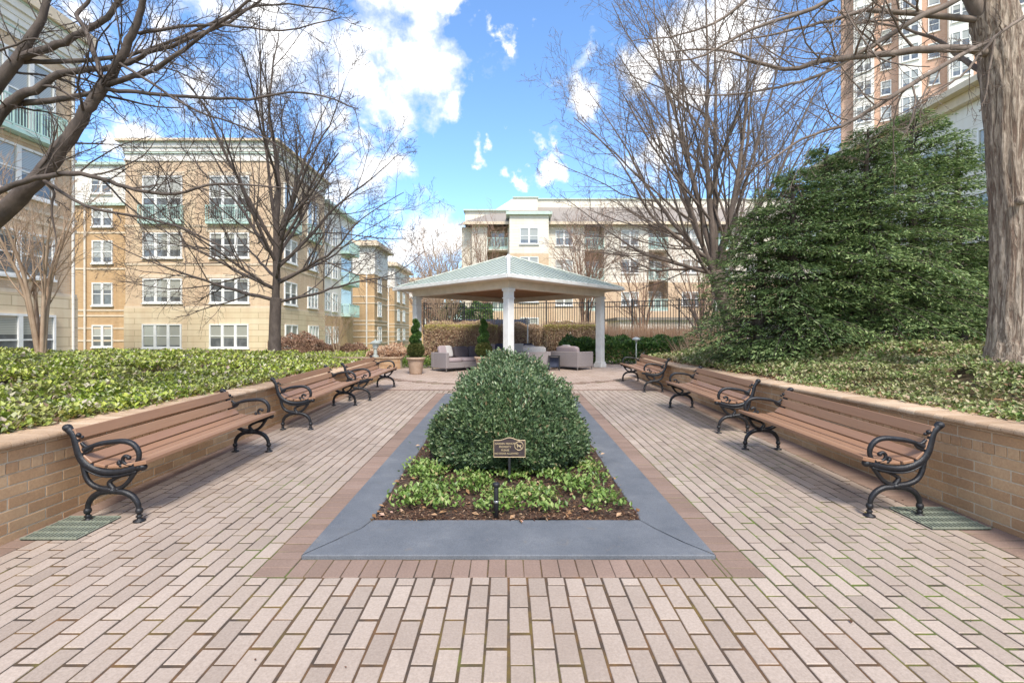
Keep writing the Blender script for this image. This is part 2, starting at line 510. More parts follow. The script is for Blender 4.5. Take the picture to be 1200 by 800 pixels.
SUN_EL = math.radians(50); SUN_AZ = math.radians(168)      # behind the camera, a little to the left
sun = bpy.data.lights.new('sun', 'SUN'); so = bpy.data.objects.new('sun', sun); COL.objects.link(so)
sun.energy = 2.8; sun.angle = math.radians(14); sun.color = (1, .93, .82)
sd = Vector((math.sin(SUN_AZ) * math.cos(SUN_EL), math.cos(SUN_AZ) * math.cos(SUN_EL), math.sin(SUN_EL)))
so.rotation_euler = sd.to_track_quat('Z', 'Y').to_euler()

W = bpy.data.worlds.new('World'); SC.world = W; W.use_nodes = True
nt = W.node_tree; nt.nodes.clear()
wo = nt.nodes.new('ShaderNodeOutputWorld'); bg = nt.nodes.new('ShaderNodeBackground')
nt.links.new(bg.outputs[0], wo.inputs[0]); bg.inputs[1].default_value = .15
sky = nt.nodes.new('ShaderNodeTexSky'); sky.sky_type = 'NISHITA'; sky.sun_disc = False
sky.sun_elevation = SUN_EL; sky.sun_rotation = SUN_AZ
sky.air_density = 1.0; sky.dust_density = .3; sky.ozone_density = 2.0
tc = nt.nodes.new('ShaderNodeTexCoord')
vn = nt.nodes.new('ShaderNodeVectorMath'); vn.operation = 'NORMALIZE'; nt.links.new(tc.outputs['Generated'], vn.inputs[0])
blobs = [(495, 70, 38), (470, 55, 34), (440, 95, 40), (415, 70, 42), (520, 103, 22), (485, 12, 42), (455, 8, 40), (395, 130, 32), (447, 132, 24),
         (330, 40, 55), (240, 20, 40), (300, 110, 40), (594, 22, 15), (601, 40, 12), (672, 104, 27), (664, 112, 20), (560, 190, 15), (553, 195, 11), (590, 197, 11),
         (637, 188, 17), (655, 190, 14), (475, 216, 24), (440, 210, 38), (400, 230, 34), (155, 150, 22), (135, 180, 20), (210, 90, 35), (760, 70, 32),
         (830, 30, 58), (790, 120, 28), (900, 70, 30), (505, 275, 40), (760, 180, 30), (480, 285, 35), (60, 20, 40), (520, 8, 22), (430, 160, 26)]
acc = None
nz = nt.nodes.new('ShaderNodeTexNoise'); nz.inputs['Scale'].default_value = 9; nz.inputs['Detail'].default_value = 9; nz.inputs['Roughness'].default_value = .6
nt.links.new(vn.outputs[0], nz.inputs['Vector'])
wn = nt.nodes.new('ShaderNodeTexNoise'); wn.inputs['Scale'].default_value = 7; wn.inputs['Detail'].default_value = 7; wn.inputs['Roughness'].default_value = .6
nt.links.new(vn.outputs[0], wn.inputs['Vector'])
ws = nt.nodes.new('ShaderNodeVectorMath'); ws.operation = 'MULTIPLY_ADD'; ws.inputs[1].default_value = (.26, .26, .26); ws.inputs[2].default_value = (-.13, -.13, -.13)
nt.links.new(wn.outputs['Color'], ws.inputs[0])
wv_ = nt.nodes.new('ShaderNodeVectorMath'); wv_.operation = 'ADD'; nt.links.new(vn.outputs[0], wv_.inputs[0]); nt.links.new(ws.outputs[0], wv_.inputs[1])
for bx, by, br in blobs:
    d = Vector((bx - CX, F, CY - by)); k = d.length; d.normalize()
    ds = nt.nodes.new('ShaderNodeVectorMath'); ds.operation = 'DISTANCE'; ds.inputs[1].default_value = d
    nt.links.new(wv_.outputs[0], ds.inputs[0])
    ma = nt.nodes.new('ShaderNodeMath'); ma.operation = 'MULTIPLY_ADD'; ma.inputs[1].default_value = -k / (br * 1.25); ma.inputs[2].default_value = 1
    nt.links.new(ds.outputs['Value'], ma.inputs[0])
    if acc is None:
        acc = ma.outputs[0]
    else:
        mx = nt.nodes.new('ShaderNodeMath'); mx.operation = 'SMOOTH_MAX'; mx.inputs[2].default_value = .25
        nt.links.new(acc, mx.inputs[0]); nt.links.new(ma.outputs[0], mx.inputs[1]); acc = mx.outputs[0]
# unseen cloud added behind and above the camera to whiten and brighten the light
nb = nt.nodes.new('ShaderNodeTexNoise'); nb.inputs['Scale'].default_value = 2.2; nb.inputs['Detail'].default_value = 4
nt.links.new(vn.outputs[0], nb.inputs['Vector'])
sp = nt.nodes.new('ShaderNodeSeparateXYZ'); nt.links.new(vn.outputs[0], sp.inputs[0])
yb = nt.nodes.new('ShaderNodeMapRange'); yb.inputs[1].default_value = .55; yb.inputs[2].default_value = .2; nt.links.new(sp.outputs[1], yb.inputs[0])
bm_ = nt.nodes.new('ShaderNodeMath'); bm_.operation = 'MULTIPLY_ADD'; bm_.inputs[2].default_value = -.12
nt.links.new(nb.outputs['Fac'], bm_.inputs[0]); nt.links.new(yb.outputs[0], bm_.inputs[1])
mx = nt.nodes.new('ShaderNodeMath'); mx.operation = 'MAXIMUM'; nt.links.new(acc, mx.inputs[0]); nt.links.new(bm_.outputs[0], mx.inputs[1])
nm = nt.nodes.new('ShaderNodeMath'); nm.operation = 'MULTIPLY_ADD'; nm.inputs[1].default_value = 1.9; nm.inputs[2].default_value = -1.0
nt.links.new(nz.outputs['Fac'], nm.inputs[0])
sm = nt.nodes.new('ShaderNodeMath'); sm.operation = 'ADD'; nt.links.new(mx.outputs[0], sm.inputs[0]); nt.links.new(nm.outputs[0], sm.inputs[1])
cr = ramp(nt, sm.outputs[0], [(.02, (0, 0, 0)), (.30, (.4, .4, .4)), (.62, (.95, .95, .95))])
cc = ramp(nt, sm.outputs[0], [(.2, (4.6, 4.7, 4.9)), (.75, (6.6, 6.5, 6.4))])
tint = mixc(nt, 1.0, sky.outputs[0], (.92, 1.12, 1.30), 'MULTIPLY')
SKYTINT = [n for n in nt.nodes if n.type == 'MIX'][-1]
mc = mixc(nt, cr, tint, cc)
nt.links.new(mc, bg.inputs[0])
SC.view_settings.view_transform = 'Standard'; SC.view_settings.look = 'None'
SC.view_settings.exposure = .80; SC.view_settings.gamma = 1
SC.view_settings.use_curve_mapping = False
try:
    SC.cycles.max_bounces = 6; SC.cycles.diffuse_bounces = 3; SC.cycles.glossy_bounces = 2; SC.cycles.transparent_max_bounces = 4
    SC.cycles.use_denoising = True
except Exception:
    pass

# ------------------------------------------------------------------ ground
WL = -3.88; WR = 4.05        # faces of the two long garden walls


def sstep(a, b, x):
    t = np.clip((x - a) / (b - a), 0, 1); return t * t * (3 - 2 * t)


def terrain(x, y):
    x = np.asarray(x, float); y = np.asarray(y, float)
    base = SL * np.clip(y, -3, 18.5) - .05
    base = base * (1 - sstep(24, 31, y))
    base = base * (1 - sstep(7, 13, np.abs(x))) - .1 * sstep(24, 31, y)
    return base


def bed_left(x, y):
    x = np.asarray(x, float); y = np.asarray(y, float)
    z = .80 + .27 * sstep(-4.2, -7.5, x) + .03 * np.sin(x * 1.7 + y * .9) * sstep(-4.6, -6, x)
    z = z - .9 * sstep(14.2, 16.5, y) - .9 * sstep(-16, -19, x)
    return z


def bed_right(x, y):
    x = np.asarray(x, float); y = np.asarray(y, float)
    z = .89 + .44 * sstep(4.3, 7.0, x) + .03 * np.sin(x * 1.9 + y * .8) * sstep(4.8, 6, x)
    z = z - .75 * sstep(15.5, 18.5, y)
    return z


def grid(name, xs, ys, fn, mat, kind='structure'):
    X, Y = np.meshgrid(xs, ys); Z = fn(X, Y)
    V = np.stack([X.ravel(), Y.ravel(), Z.ravel()], 1)
    nx = len(xs); ny = len(ys)
    i = (np.arange(ny - 1)[:, None] * nx + np.arange(nx - 1)[None]).ravel()
    Fc = np.stack([i, i + 1, i + nx + 1, i + nx], 1)
    o = np_obj(name, V, Fc, mat, smooth=True); tag(o, kind=kind); return o


xs = np.concatenate([[-900, -300, -100, -50], np.arange(-34, 34.1, 1), [50, 100, 300, 900]])
ys = np.concatenate([[-300, -60, -20], np.arange(-6, 40.1, 1), [60, 100, 200, 500, 1500]])
grid('ground', xs, ys, terrain, M['lawn'])
grid('planting_bed', np.concatenate([np.arange(-20, -7, .7), np.arange(-7, -4.2, .2), [WL - .38]]), np.arange(-3, 17, .35), bed_left, M['bedsoil'])
grid('planting_bed', np.concatenate([[WR + .38], np.arange(4.6, 8, .2), np.arange(8, 22.3, .7)]), np.arange(-3, 19, .35), bed_right, M['bedsoil'])


def bricks(rects, mat, name, gap=.006, z0=0, bev=.003, jit=.0011, th=.03):
    """rects: array (n,4) x0,x1,y0,y1 on the plaza; individually chamfered paver tops"""
    R = np.array(rects, float); n = len(R)
    g = gap / 2
    jx = RNG.normal(0, jit * 1.2, n); jy = RNG.normal(0, jit * 2.5, n); gy = g * 1.45
    x0 = R[:, 0] + g + jx + RNG.uniform(0, jit * 1.5, n); x1 = R[:, 1] - g + jx - RNG.uniform(0, jit * 1.5, n); y0 = R[:, 2] + gy + jy; y1 = R[:, 3] - gy + jy
    zt = z0 + RNG.normal(0, jit, n)
    tx = RNG.normal(0, .003, n); ty = RNG.normal(0, .002, n)
    rt = RNG.normal(0, .007, n)
    V = []
    cx = (x0 + x1) / 2; cy = (y0 + y1) / 2
    for lev in (0, 1, 2):
        b = bev if lev == 2 else 0
        dz = (-th, -bev, 0)[lev]
        for sx, sy in ((0, 0), (1, 0), (1, 1), (0, 1)):
            x = np.where(sx, x1 - b, x0 + b); y = np.where(sy, y1 - b, y0 + b)
            dx = x - cx; dy = y - cy
            x = cx + dx - dy * rt; y = cy + dy + dx * rt
            z = zt + dz + tx * dx + ty * dy + SL * np.minimum(y, 18.5)
            V.append(np.stack([x, y, z], 1))
    V = np.stack(V, 1).reshape(-1, 3)
    b = np.arange(n)[:, None] * 12
    q = [(8, 9, 10, 11)]
    for l in (0, 4):
        for k in range(4):
            q.append((l + k, l + (k + 1) % 4, l + 4 + (k + 1) % 4, l + 4 + k))
    Fc = (b[:, :, None] + np.array(q)[None]).reshape(-1, 4)
    o = np_obj(name, V, Fc, mat); tag(o, kind='structure'); return o


PW = 7.4 / 60; PL = .245
OX = 3.7 - 16 * PW           # outer half-width of the brown ring
rects = []
for c in range(60):
    x0 = -3.7 + c * PW; x1 = x0 + PW
    yy = -1.5 - (PL / 2 if c % 2 else 0)
    while yy < 12.2:
        a, b = yy, min(yy + PL, 12.2)
        yy += PL
        inx = (x0 + x1) / 2 > -OX and (x0 + x1) / 2 < OX
        if inx:
            if a < 3.255 < b: b = 3.255
            elif a < 11.75 < b: a = 11.75
            elif a >= 3.255 and b <= 11.75: continue
        if b - a > .03:
            rects.append((x0, x1, a, b))
bricks(rects, M['paver'], 'brick_paving', .013)
rects = []
IX = 1.50
for sgn in (-1, 1):
    y = 3.255
    while y < 11.74:
        x0, x1 = (-OX, -IX) if sgn < 0 else (IX, OX)
        rects.append((x0, x1, y, min(y + PW, 11.75))); y += PW
x = -IX
while x < IX - .01:
    rects.append((x, min(x + PW, IX), 3.255, 3.50)); rects.append((x, min(x + PW, IX), 11.5, 11.75)); x += PW
for sgn in (-1, 1):
    xa = (WL, -3.7) if sgn < 0 else (3.7, WR)
    y = -1.5
    while y < 12.2:
        rects.append((xa[0], xa[1], y, min(y + PW, 12.2))); y += PW
x = WL
while x < WR:
    rects.append((x, min(x + PW, WR), 12.2, 12.42)); x += PW
bricks(rects, M['paver_red'], 'brown_brick_band', .006)
rects = []
r = 0; y = 12.42
while y < 23.5:
    x = -9 - (r % 2) * .12
    while x < 9:
        if y > 15.2 or (WL < x < WR - .2):
            # curved brown band round the pavilion is laid separately
            d = math.hypot(x + .12 - 0, y + .06 - 18.6)
            if not (5.15 < d < 5.45):
                rects.append((x, x + .24, y, y + .12))
        x += .24
    y += .12; r += 1
bricks(rects, M['paver_far'], 'pale_brick_paving', .006)
rects = []
for k in range(260):
    a = 2 * math.pi * k / 260
    x = 5.3 * math.cos(a); y = 18.6 + 5.3 * math.sin(a)
    if 12.5 < y < 23.4 and (y > 15.2 or WL < x < WR):
        rects.append((x - .11, x + .11, y - .075, y + .075))
bricks(rects, M['paver_red'], 'curved_brick_band', .004, z0=.003)
mb = MB()
pts = [(-9.2, -2), (9.2, -2), (9.2, 12), (9.2, 18.5), (9.2, 23.7), (-9.2, 23.7), (-9.2, 18.5), (-9.2, 12)]
js = []
for a, b in ((-2, 18.5), (18.5, 23.7)):
    xa, xb = -9.2, 9.2
    mb.add([(xa, a, hp(a) - .0042), (xb, a, hp(a) - .0042), (xb, b, hp(b) - .0042), (xa, b, hp(b) - .0042)], [(0, 1, 2, 3)])
tag(mb.build('paving_joints', M['joint']), kind='structure')

# planter: slate-coloured concrete border of four mitred slabs, soil inside
IL, IR, IF, IB = -1.165, 1.12, 4.13, 10.95
mb = MB()
ox, of, ob = 1.495, 3.503, 11.497
g = .004


def slab(poly, h=.028):
    n = len(poly)
    mx_ = sum(p[0] for p in poly) / n; my_ = sum(p[1] for p in poly) / n
    top = [(x + (.006 if x < mx_ else -.006), y + (.006 if y < my_ else -.006), hp(y) + h) for x, y in poly]
    mid = [(x, y, hp(y) + h - .006) for x, y in poly]
    bot = [(x, y, hp(y) - .04) for x, y in poly]
    fs = [tuple(range(n))] + [(n + i, n + (i + 1) % n, (i + 1) % n, i) for i in range(n)] + [(2 * n + i, 2 * n + (i + 1) % n, n + (i + 1) % n, n + i) for i in range(n)]
    mb.add(top + mid + bot, fs)


g = .006
slab([(-ox + g, of), (ox - g, of), (1.335 - g, 3.71), (1.198 - g, 3.96), (IR - g, IF), (IL + g, IF), (-1.20 + g, 3.98), (-1.33 + g, 3.75)])
slab([(-ox, of + g), (-1.33 - g, 3.75 + g), (-1.20 - g, 3.98 + g), (IL, IF + g), (IL, IB - g), (-ox, ob - g)])
slab([(ox, of + g), (ox, ob - g), (IR, IB - g), (IR, IF + g), (1.198 + g, 3.96 + g), (1.335 + g, 3.71 + g)])
slab([(-ox + g, ob), (IL + g, IB), (IR - g, IB), (ox - g, ob)])
tag(mb.build('planter_border', M['slate']), kind='structure')


def soilz(x, y):
    return SL * y + .015 + .035 * np.sin(np.pi * np.clip((y - 4.1) / 6.9, 0, 1)) + .012 * np.sin(7 * x + 3 * y) + .01 * np.sin(13 * y - 5 * x)


grid('mulch_bed', np.linspace(IL + .001, IR - .001, 40), np.linspace(IF + .001, IB - .001, 100), soilz, M['soil'])
n = 15000
px = RNG.uniform(IL, IR, n); py = IF + (IB - IF) * RNG.uniform(0, 1, n) ** 1.7
A = rnd_dirs(n); A[:, 2] *= .25
N = rnd_dirs(n) * .35 + np.array([0, 0, 1])
V, T = leaf_arrays(np.stack([px, py, soilz(px, py) + RNG.uniform(.0, .02, n)], 1), A, N, RNG.uniform(.015, .05, n), RNG.uniform(.006, .014, n), .1)
tag(np_obj('bark_mulch', V, T, M['chip']), 'dark brown shredded bark mulch inside the planter border', 'mulch', kind='stuff')
n = 260
px = RNG.uniform(IL - .03, IR + .03, n); py = IF - .03 + 3.0 * RNG.uniform(0, 1, n) ** 1.3
A = rnd_dirs(n); A[:, 2] *= .3
N = rnd_dirs(n) * .5 + np.array([0, 0, 1])
V, T = leaf_arrays(np.stack([px, py, soilz(px, py) + RNG.uniform(.01, .03, n)], 1), A, N, RNG.uniform(.04, .08, n), RNG.uniform(.02, .045, n), .2)
tag(np_obj('fallen_leaves', V, T, M['deadleaf']), 'dry tan fallen leaves scattered on the mulch', 'leaves', kind='stuff')

n = 90
sd_ = RNG.choice([-1, 1], n)
px = np.where(RNG.uniform(0, 1, n) < .6, sd_ * RNG.uniform(3.3, 3.8, n), RNG.uniform(-3.6, 3.6, n)); py = RNG.uniform(2.0, 11.5, n)
k = (np.abs(px) > 1.8) | (py < 3.2); px = px[k]; py = py[k]; n = len(px)
A = rnd_dirs(n); A[:, 2] *= .15
V, T = leaf_arrays(np.stack([px, py, SL * py + .004 + RNG.uniform(0, .006, n)], 1), A, rnd_dirs(n) * .3 + np.array([0, 0, 1]), RNG.uniform(.012, .045, n), RNG.uniform(.008, .022, n), .2)
tag(np_obj('fallen_leaves', V, T, M['chip']), 'small dark scraps of leaf and bark littering the brick paving', 'leaves', kind='stuff')

# ------------------------------------------------------------------ garden walls
def wall_mesh(face, sgn, top, y0, y1, name, label):
    """long brick wall running in depth; sgn -1 left wall (faces +x), +1 right wall (faces -x)"""
    root = thing(name, (face, y0, hp(y0)), label, 'wall', 'brick garden walls beside the benches')
    off = root.location
    back = face + sgn * .38
    core = MB()
    x0, x1 = sorted((face + sgn * .0045, back))
    L = y1 - y0
    core.add([(x0, y0, hp(y0) - .1), (x1, y0, hp(y0) - .1), (x1, y1, hp(y1) - .1), (x0, y1, hp(y1) - .1),
              (x0, y0, top - .06), (x1, y0, top - .06), (x1, y1, top - .06), (x0, y1, top - .06)],
             [(0, 3, 2, 1), (4, 5, 6, 7), (0, 1, 5, 4), (1, 2, 6, 5), (2, 3, 7, 6), (3, 0, 4, 7)])
    core.build('mortar_core', M['mortar'], root, off=off)
    ch = .092
    bk = MB()
    zc = top - .075; row = 0
    while zc > hp(y0) - .1:
        zb = zc - ch
        bl = .10 if row == 1 else .31
        y = y0 - (bl / 2 if row % 2 else 0)
        pr = .006 if row == 1 else 0
        while y < y1:
            a = max(y, y0) + .0055; b = min(y + bl, y1) - .0055
            if b - a > .03 and zc > hp(b) - .02:
                j = random.uniform(-.0015, .0015)
                xa, xb = sorted((face - sgn * (pr + j), face + sgn * .03))
                bk.bbox(xa, xb, a, b, zb + .0055, zc - .0055, .003)
            y += bl
        zc = zb; row += 1
    bk.build('brick_facing', M['wallbrick'], root, off=off)
    cap = MB()
    # moulded bed course under the cap, then bull-nosed cap bricks laid across the wall
    y = y0
    while y < y1:
        b = min(y + .21, y1)
        xa, xb = sorted((face - sgn * .018, back - sgn * .02))
        cap.bbox(xa, xb, y + .002, b - .002, top - .073, top - .052, .006)
        y = b
    prof = []
    f0 = -.048
    for k in range(7):
        a = -math.pi / 2 + math.pi / 2 * k / 6
        prof.append((f0 + .03 - .03 * math.cos(a + 0) if False else f0 + .028 * (1 - math.cos(a)), -.022 + .022 * (1 + math.sin(a)) - .022))
    prof = [(f0 + .010, -.05), (f0 + .002, -.042), (f0, -.030), (f0 + .003, -.017), (f0 + .012, -.006), (f0 + .028, 0), (.215, 0), (.215, -.05)]
    prof2 = [(.218, -.05), (.218, 0), (.40, 0), (.425, -.01), (.43, -.05)]
    y = y0; k = 0
    while y < y1:
        b = min(y + .105, y1)
        for pf in (prof, prof2):
            j = random.uniform(-.0012, .0012)
            cap.prism([(face + sgn * u, top + w + j) for u, w in pf], y + .0025, b - .0025)
        y = b; k += 1
    cap.build('coping', M['capbrick'], root, off=off)
    capm = MB(); xa, xb = sorted((face - sgn * .03, back + sgn * .03))
    capm.box(xa, xb, y0, y1, top - .05, top - .006)
    capm.build('coping_mortar', M['mortar'], root, off=off)
    return root


wall_mesh(WL, -1, .875, -1.5, 14.6, 'garden_wall', 'long tan brick wall behind the benches left of the planter')
wall_mesh(WR, 1, .955, -1.5, 15.4, 'garden_wall', 'long tan brick wall behind the benches right of the planter, below the evergreen')


def cross_wall(x0, x1, y, z0, top, label, yd=.36):
    root = thing('garden_wall', (x0, y, z0), label, 'wall')
    off = root.location
    MB().box(x0, x1, y + .008, y + yd, z0 - .1, top - .05).build('mortar_core', M['mortar'], root, off=off)
    bk = MB(); zc = top - .055; row = 0
    while zc > z0:
        x = x0 - (.15 if row % 2 else 0)
        while x < x1:
            a = max(x, x0) + .004; b = min(x + .31, x1) - .004
            if b - a > .03:
                bk.bbox(a, b, y, y + .03, zc - .088, zc - .004, .003)
                bk.bbox(a, b, y + yd - .02, y + yd + .01, zc - .088, zc - .004, .003)
            x += .31
        zc -= .092; row += 1
    bk.build('brick_facing', M['wallbrick'], root, off=off)
    c = MB(); x = x0 - .03
    while x < x1 + .03:
        c.bbox(x, min(x + .103, x1 + .03), y - .04, y + yd + .04, top - .05, top, .01); x += .105
    c.build('coping', M['capbrick'], root, off=off)


cross_wall(-6.6, -3.98, 17.9, .43, .86, 'low tan brick wall crossing behind the farthest left bench')
cross_wall(-9.3, -6.9, 15.5, .30, .80, 'short low brick wall by the pale walkway, far left')

# ------------------------------------------------------------------ drain grates
def grate(xc, yc, w, d, label):
    root = thing('drain_grate', (xc, yc, hp(yc) + .003), label, 'drain grate', 'green metal grates at the wall foot', (math.atan(SL), 0, 0))
    MB().box(-w / 2, w / 2, -d / 2, d / 2, .001, .004).build('recess', M['gratedark'], root)
    b = MB()
    for k in range(5):
        y = -d / 2 + .008 + (d - .016) * k / 4
        b.box(-w / 2, w / 2, y - .006, y + .006, .006, .018)
    n = 15
    for k in range(n):
        x = -w / 2 + .004 + (w - .008) * k / (n - 1)
        b.box(x - .007, x + .007, -d / 2, d / 2, .0055, .012)
    b.build('bars', M['grate'], root)


grate(-3.60, 4.02, .44, .44, 'green metal drain grate under the nearest left bench')
grate(3.72, 4.22, .48, .46, 'green metal drain grate under the nearest right bench')

# ------------------------------------------------------------------ benches
def spl(pts, n=6):
    """Catmull-Rom through points"""
    pts = [Vector(p) for p in pts]
    out = []
    for i in range(len(pts) - 1):
        p0 = pts[max(i - 1, 0)]; p1 = pts[i]; p2 = pts[i + 1]; p3 = pts[min(i + 2, len(pts) - 1)]
        for k in range(n):
            t = k / n
            out.append(.5 * ((2 * p1) + (p2 - p0) * t + (2 * p0 - 5 * p1 + 4 * p2 - p3) * t * t + (3 * p1 - p0 - 3 * p2 + p3) * t ** 3))
    out.append(pts[-1])
    return out


def lerp_list(vals, n):
    m = len(vals) - 1
    return [vals[min(int(i / (n - 1) * m), m - 1)] + (i / (n - 1) * m - min(int(i / (n - 1) * m), m - 1)) * (vals[min(int(i / (n - 1) * m), m - 1) + 1] - vals[min(int(i / (n - 1) * m), m - 1)]) for i in range(n)]


BL = 2.25


def uv(x, y):      # image-measured profile of the end frame -> metres (u from the back, v up)
    return ((x - 95) / 577, (690 - y) / 577)


def curve(mb, y, pts, rads, n=10, k=6, flat=1.0):
    p = spl([(uv(*q)[0], y, uv(*q)[1]) for q in pts], k)
    n0 = len(mb.v)
    mb.tube(p, [q * 1.13 for q in lerp_list(rads, len(p))], n)
    if flat != 1.0:
        for i in range(n0, len(mb.v)):
            a, b, c = mb.v[i]; mb.v[i] = (a, y + (b - y) * flat, c)


def make_bench():
    root = thing('bench', (0, 0, 0), 'x', 'bench', 'slatted benches along the brick walls')
    for y in (-BL / 2, BL / 2):
        fr = MB()
        # S-shaped back stile running into the seat rail
        curve(fr, y, [(100, 228), (128, 262), (142, 310), (158, 365), (190, 408), (245, 438), (310, 447), (380, 440), (455, 418)], [.030, .026, .028, .031, .033, .029, .026, .025, .026], 12, flat=.85)
        fr.ball((uv(98, 226)[0], y, uv(98, 226)[1]), .038, 12, (1, .95, .85))
        fr.ball((uv(466, 420)[0], y, uv(466, 420)[1]), .035, 12, (1, 1, .9))
        for q, r_ in (((130, 245), .018), ((152, 262), .021), ((170, 272), .014), ((145, 285), .015)):
            fr.ball((uv(*q)[0], y, uv(*q)[1]), r_, 8)
        # inner bead following the rail
        curve(fr, y, [(168, 400), (205, 438), (260, 462), (320, 466), (390, 455), (440, 440)], [.009] * 6, 6, flat=3.0)
        # lower scroll from the back down to the hub
        curve(fr, y, [(172, 405), (182, 460), (205, 500), (250, 525), (310, 535)], [.020, .019, .020, .022, .026], 10)
        # web from the hub up to the seat rail
        curve(fr, y, [(320, 530), (300, 500), (318, 482), (360, 462), (400, 452)], [.022, .018, .014, .016, .018], 8)
        curve(fr, y, [(315, 535), (360, 520), (395, 490), (425, 445)], [.018, .016, .017, .020], 8)
        fr.ball((uv(315, 536)[0], y, uv(315, 536)[1]), .034, 10, (1.25, 1, .8))
        for dx in (-28, -12, 12, 28):
            fr.ball((uv(315 + dx, 522)[0], y - .012, uv(315, 530)[1]), .013, 7)
            fr.ball((uv(315 + dx, 550)[0], y, uv(315, 550)[1]), .012, 7)
        f = fr.build('end_frame', M['iron'], root, True)
        for pts in ([(312, 540), (262, 545), (220, 566), (195, 600), (189, 640)], [(318, 540), (372, 545), (412, 566), (437, 600), (444, 640)]):
            lg = MB()
            curve(lg, y, pts, [.022, .023, .023, .020, .016], 10)
            ex = pts[-1][0]; u = uv(ex, 640)[0]
            lg.lathe([(.016, .115), (.026, .11), (.030, .09), (.026, .072), (.016, .066), (.018, .055), (.028, .045), (.017, .032), (.022, .02), (.046, .012), (.048, 0)], (u, y, 0.0), 14)
            lg.build('leg', M['iron'], f, True)
        ar = MB()
        curve(ar, y, [(178, 335), (215, 318), (262, 304), (318, 296), (375, 293), (418, 306), (444, 338), (448, 372), (436, 400), (418, 412)], [.022, .016, .019, .019, .020, .021, .020, .018, .016, .013], 10)
        curve(ar, y, [(165, 300), (185, 318), (212, 322)], [.012, .014, .012], 8)
        curve(ar, y, [(178, 352), (205, 340), (222, 322)], [.012, .012, .009], 8)
        curve(ar, y, [(418, 412), (392, 410), (372, 398), (368, 378), (382, 366), (400, 372)], [.012, .012, .012, .013, .014, .013], 8)
        curve(ar, y, [(385, 415), (362, 415), (345, 402), (352, 390)], [.011, .011, .012, .011], 8)
        ar.ball((uv(398, 374)[0], y, uv(398, 374)[1]), .020, 10)
        ar.ball((uv(350, 402)[0], y, uv(350, 402)[1]), .018, 10)
        ar.build('armrest', M['iron'], f, True)
    # slats follow the inner curve of the frames
    path = spl([(uv(*q)[0], 0, uv(*q)[1]) for q in [(128, 225), (146, 275), (160, 325), (180, 372), (222, 405), (285, 418), (350, 416), (420, 406), (497, 392)]], 12)
    s = [0]
    for a, b in zip(path, path[1:]):
        s.append(s[-1] + (b - a).length)
    tot = s[-1]

    def at(t):
        for i in range(len(s) - 1):
            if s[i + 1] >= t:
                k = (t - s[i]) / max(s[i + 1] - s[i], 1e-9)
                return path[i].lerp(path[i + 1], k)
        return path[-1]
    nS = 7; pitch = tot / nS
    parts = {'backrest': MB(), 'seat': MB()}
    for i in range(nS):
        gp = .012 if i < 5 else .007
        a = at(i * pitch + gp); b = at((i + 1) * pitch - gp)
        c = (a + b) / 2; d = (b - a); w = d.length; d.normalize()
        nrm = Vector((d.z, 0, -d.x)) * -1
        if nrm.z < 0 and nrm.x < 0: nrm = -nrm
        nrm = Vector((-d.z, 0, d.x))
        if nrm.x < 0 and i < 4: nrm = -nrm
        if nrm.z < 0 and i >= 4: nrm = -nrm
        M4 = Matrix(((d.x, 0, nrm.x, c.x), (d.y, 1, nrm.y, 0), (d.z, 0, nrm.z, c.z), (0, 0, 0, 1)))
        th = .036 if i == nS - 1 else .028
        mbx = parts['backrest' if i < 4 else 'seat']
        e = BL / 2 + (.012 if i < nS - 1 else .03)
        mbx.bbox(-w / 2, w / 2, -e, e, -th / 2, th / 2, .005, M4)
    parts['backrest'].build('backrest', M['wood'], root)
    parts['seat'].build('seat', M['wood'], root)
    return root


bench0 = make_bench()
U_F = uv(444, 640)[0]      # front foot offset
spots = [(-3.165, 4.17, 1, 'nearest slatted bench on the left, its end over the green drain grate'),
         (-3.15, 7.74, 1, 'middle slatted bench in the row left of the planter'),
         (-3.03, 10.62, 1, 'farthest slatted bench on the left, by the potted topiary'),
         (3.175, 4.28, -1, 'nearest slatted bench on the right, its end over the green drain grate'),
         (3.24, 7.50, -1, 'middle slatted bench in the row right of the planter'),
         (3.33, 11.93, -1, 'farthest slatted bench on the right, beside the dark hedge')]
for i, (fx, y0, sg, lab) in enumerate(spots):
    o = bench0 if i == 0 else copy_tree(bench0)
    yc = y0 + BL / 2
    o.location = (fx - sg * U_F, yc, hp(yc))
    o.rotation_euler = (sg * math.atan(SL), 0, 0 if sg > 0 else math.pi)
    o['label'] = lab

# ------------------------------------------------------------------ sign and path light in the planter
def txt(parent, body, x, z, size, mat, y=-.0125):
    cu = bpy.data.curves.new('lettering', 'FONT'); cu.body = body; cu.size = size; cu.align_x = 'CENTER'; cu.align_y = 'CENTER'; cu.extrude = .0012
    cu.offset = .0006
    ob = bpy.data.objects.new('lettering', cu); COL.objects.link(ob)
    dg = bpy.context.evaluated_depsgraph_get(); me = bpy.data.meshes.new_from_object(ob.evaluated_get(dg))
    bpy.data.objects.remove(ob)
    o = bpy.data.objects.new('lettering', me); COL.objects.link(o); me.materials.clear(); me.materials.append(mat)
    o.parent = parent; o.location = (x, y, z); o.rotation_euler = (math.pi / 2, 0, 0)
    return o


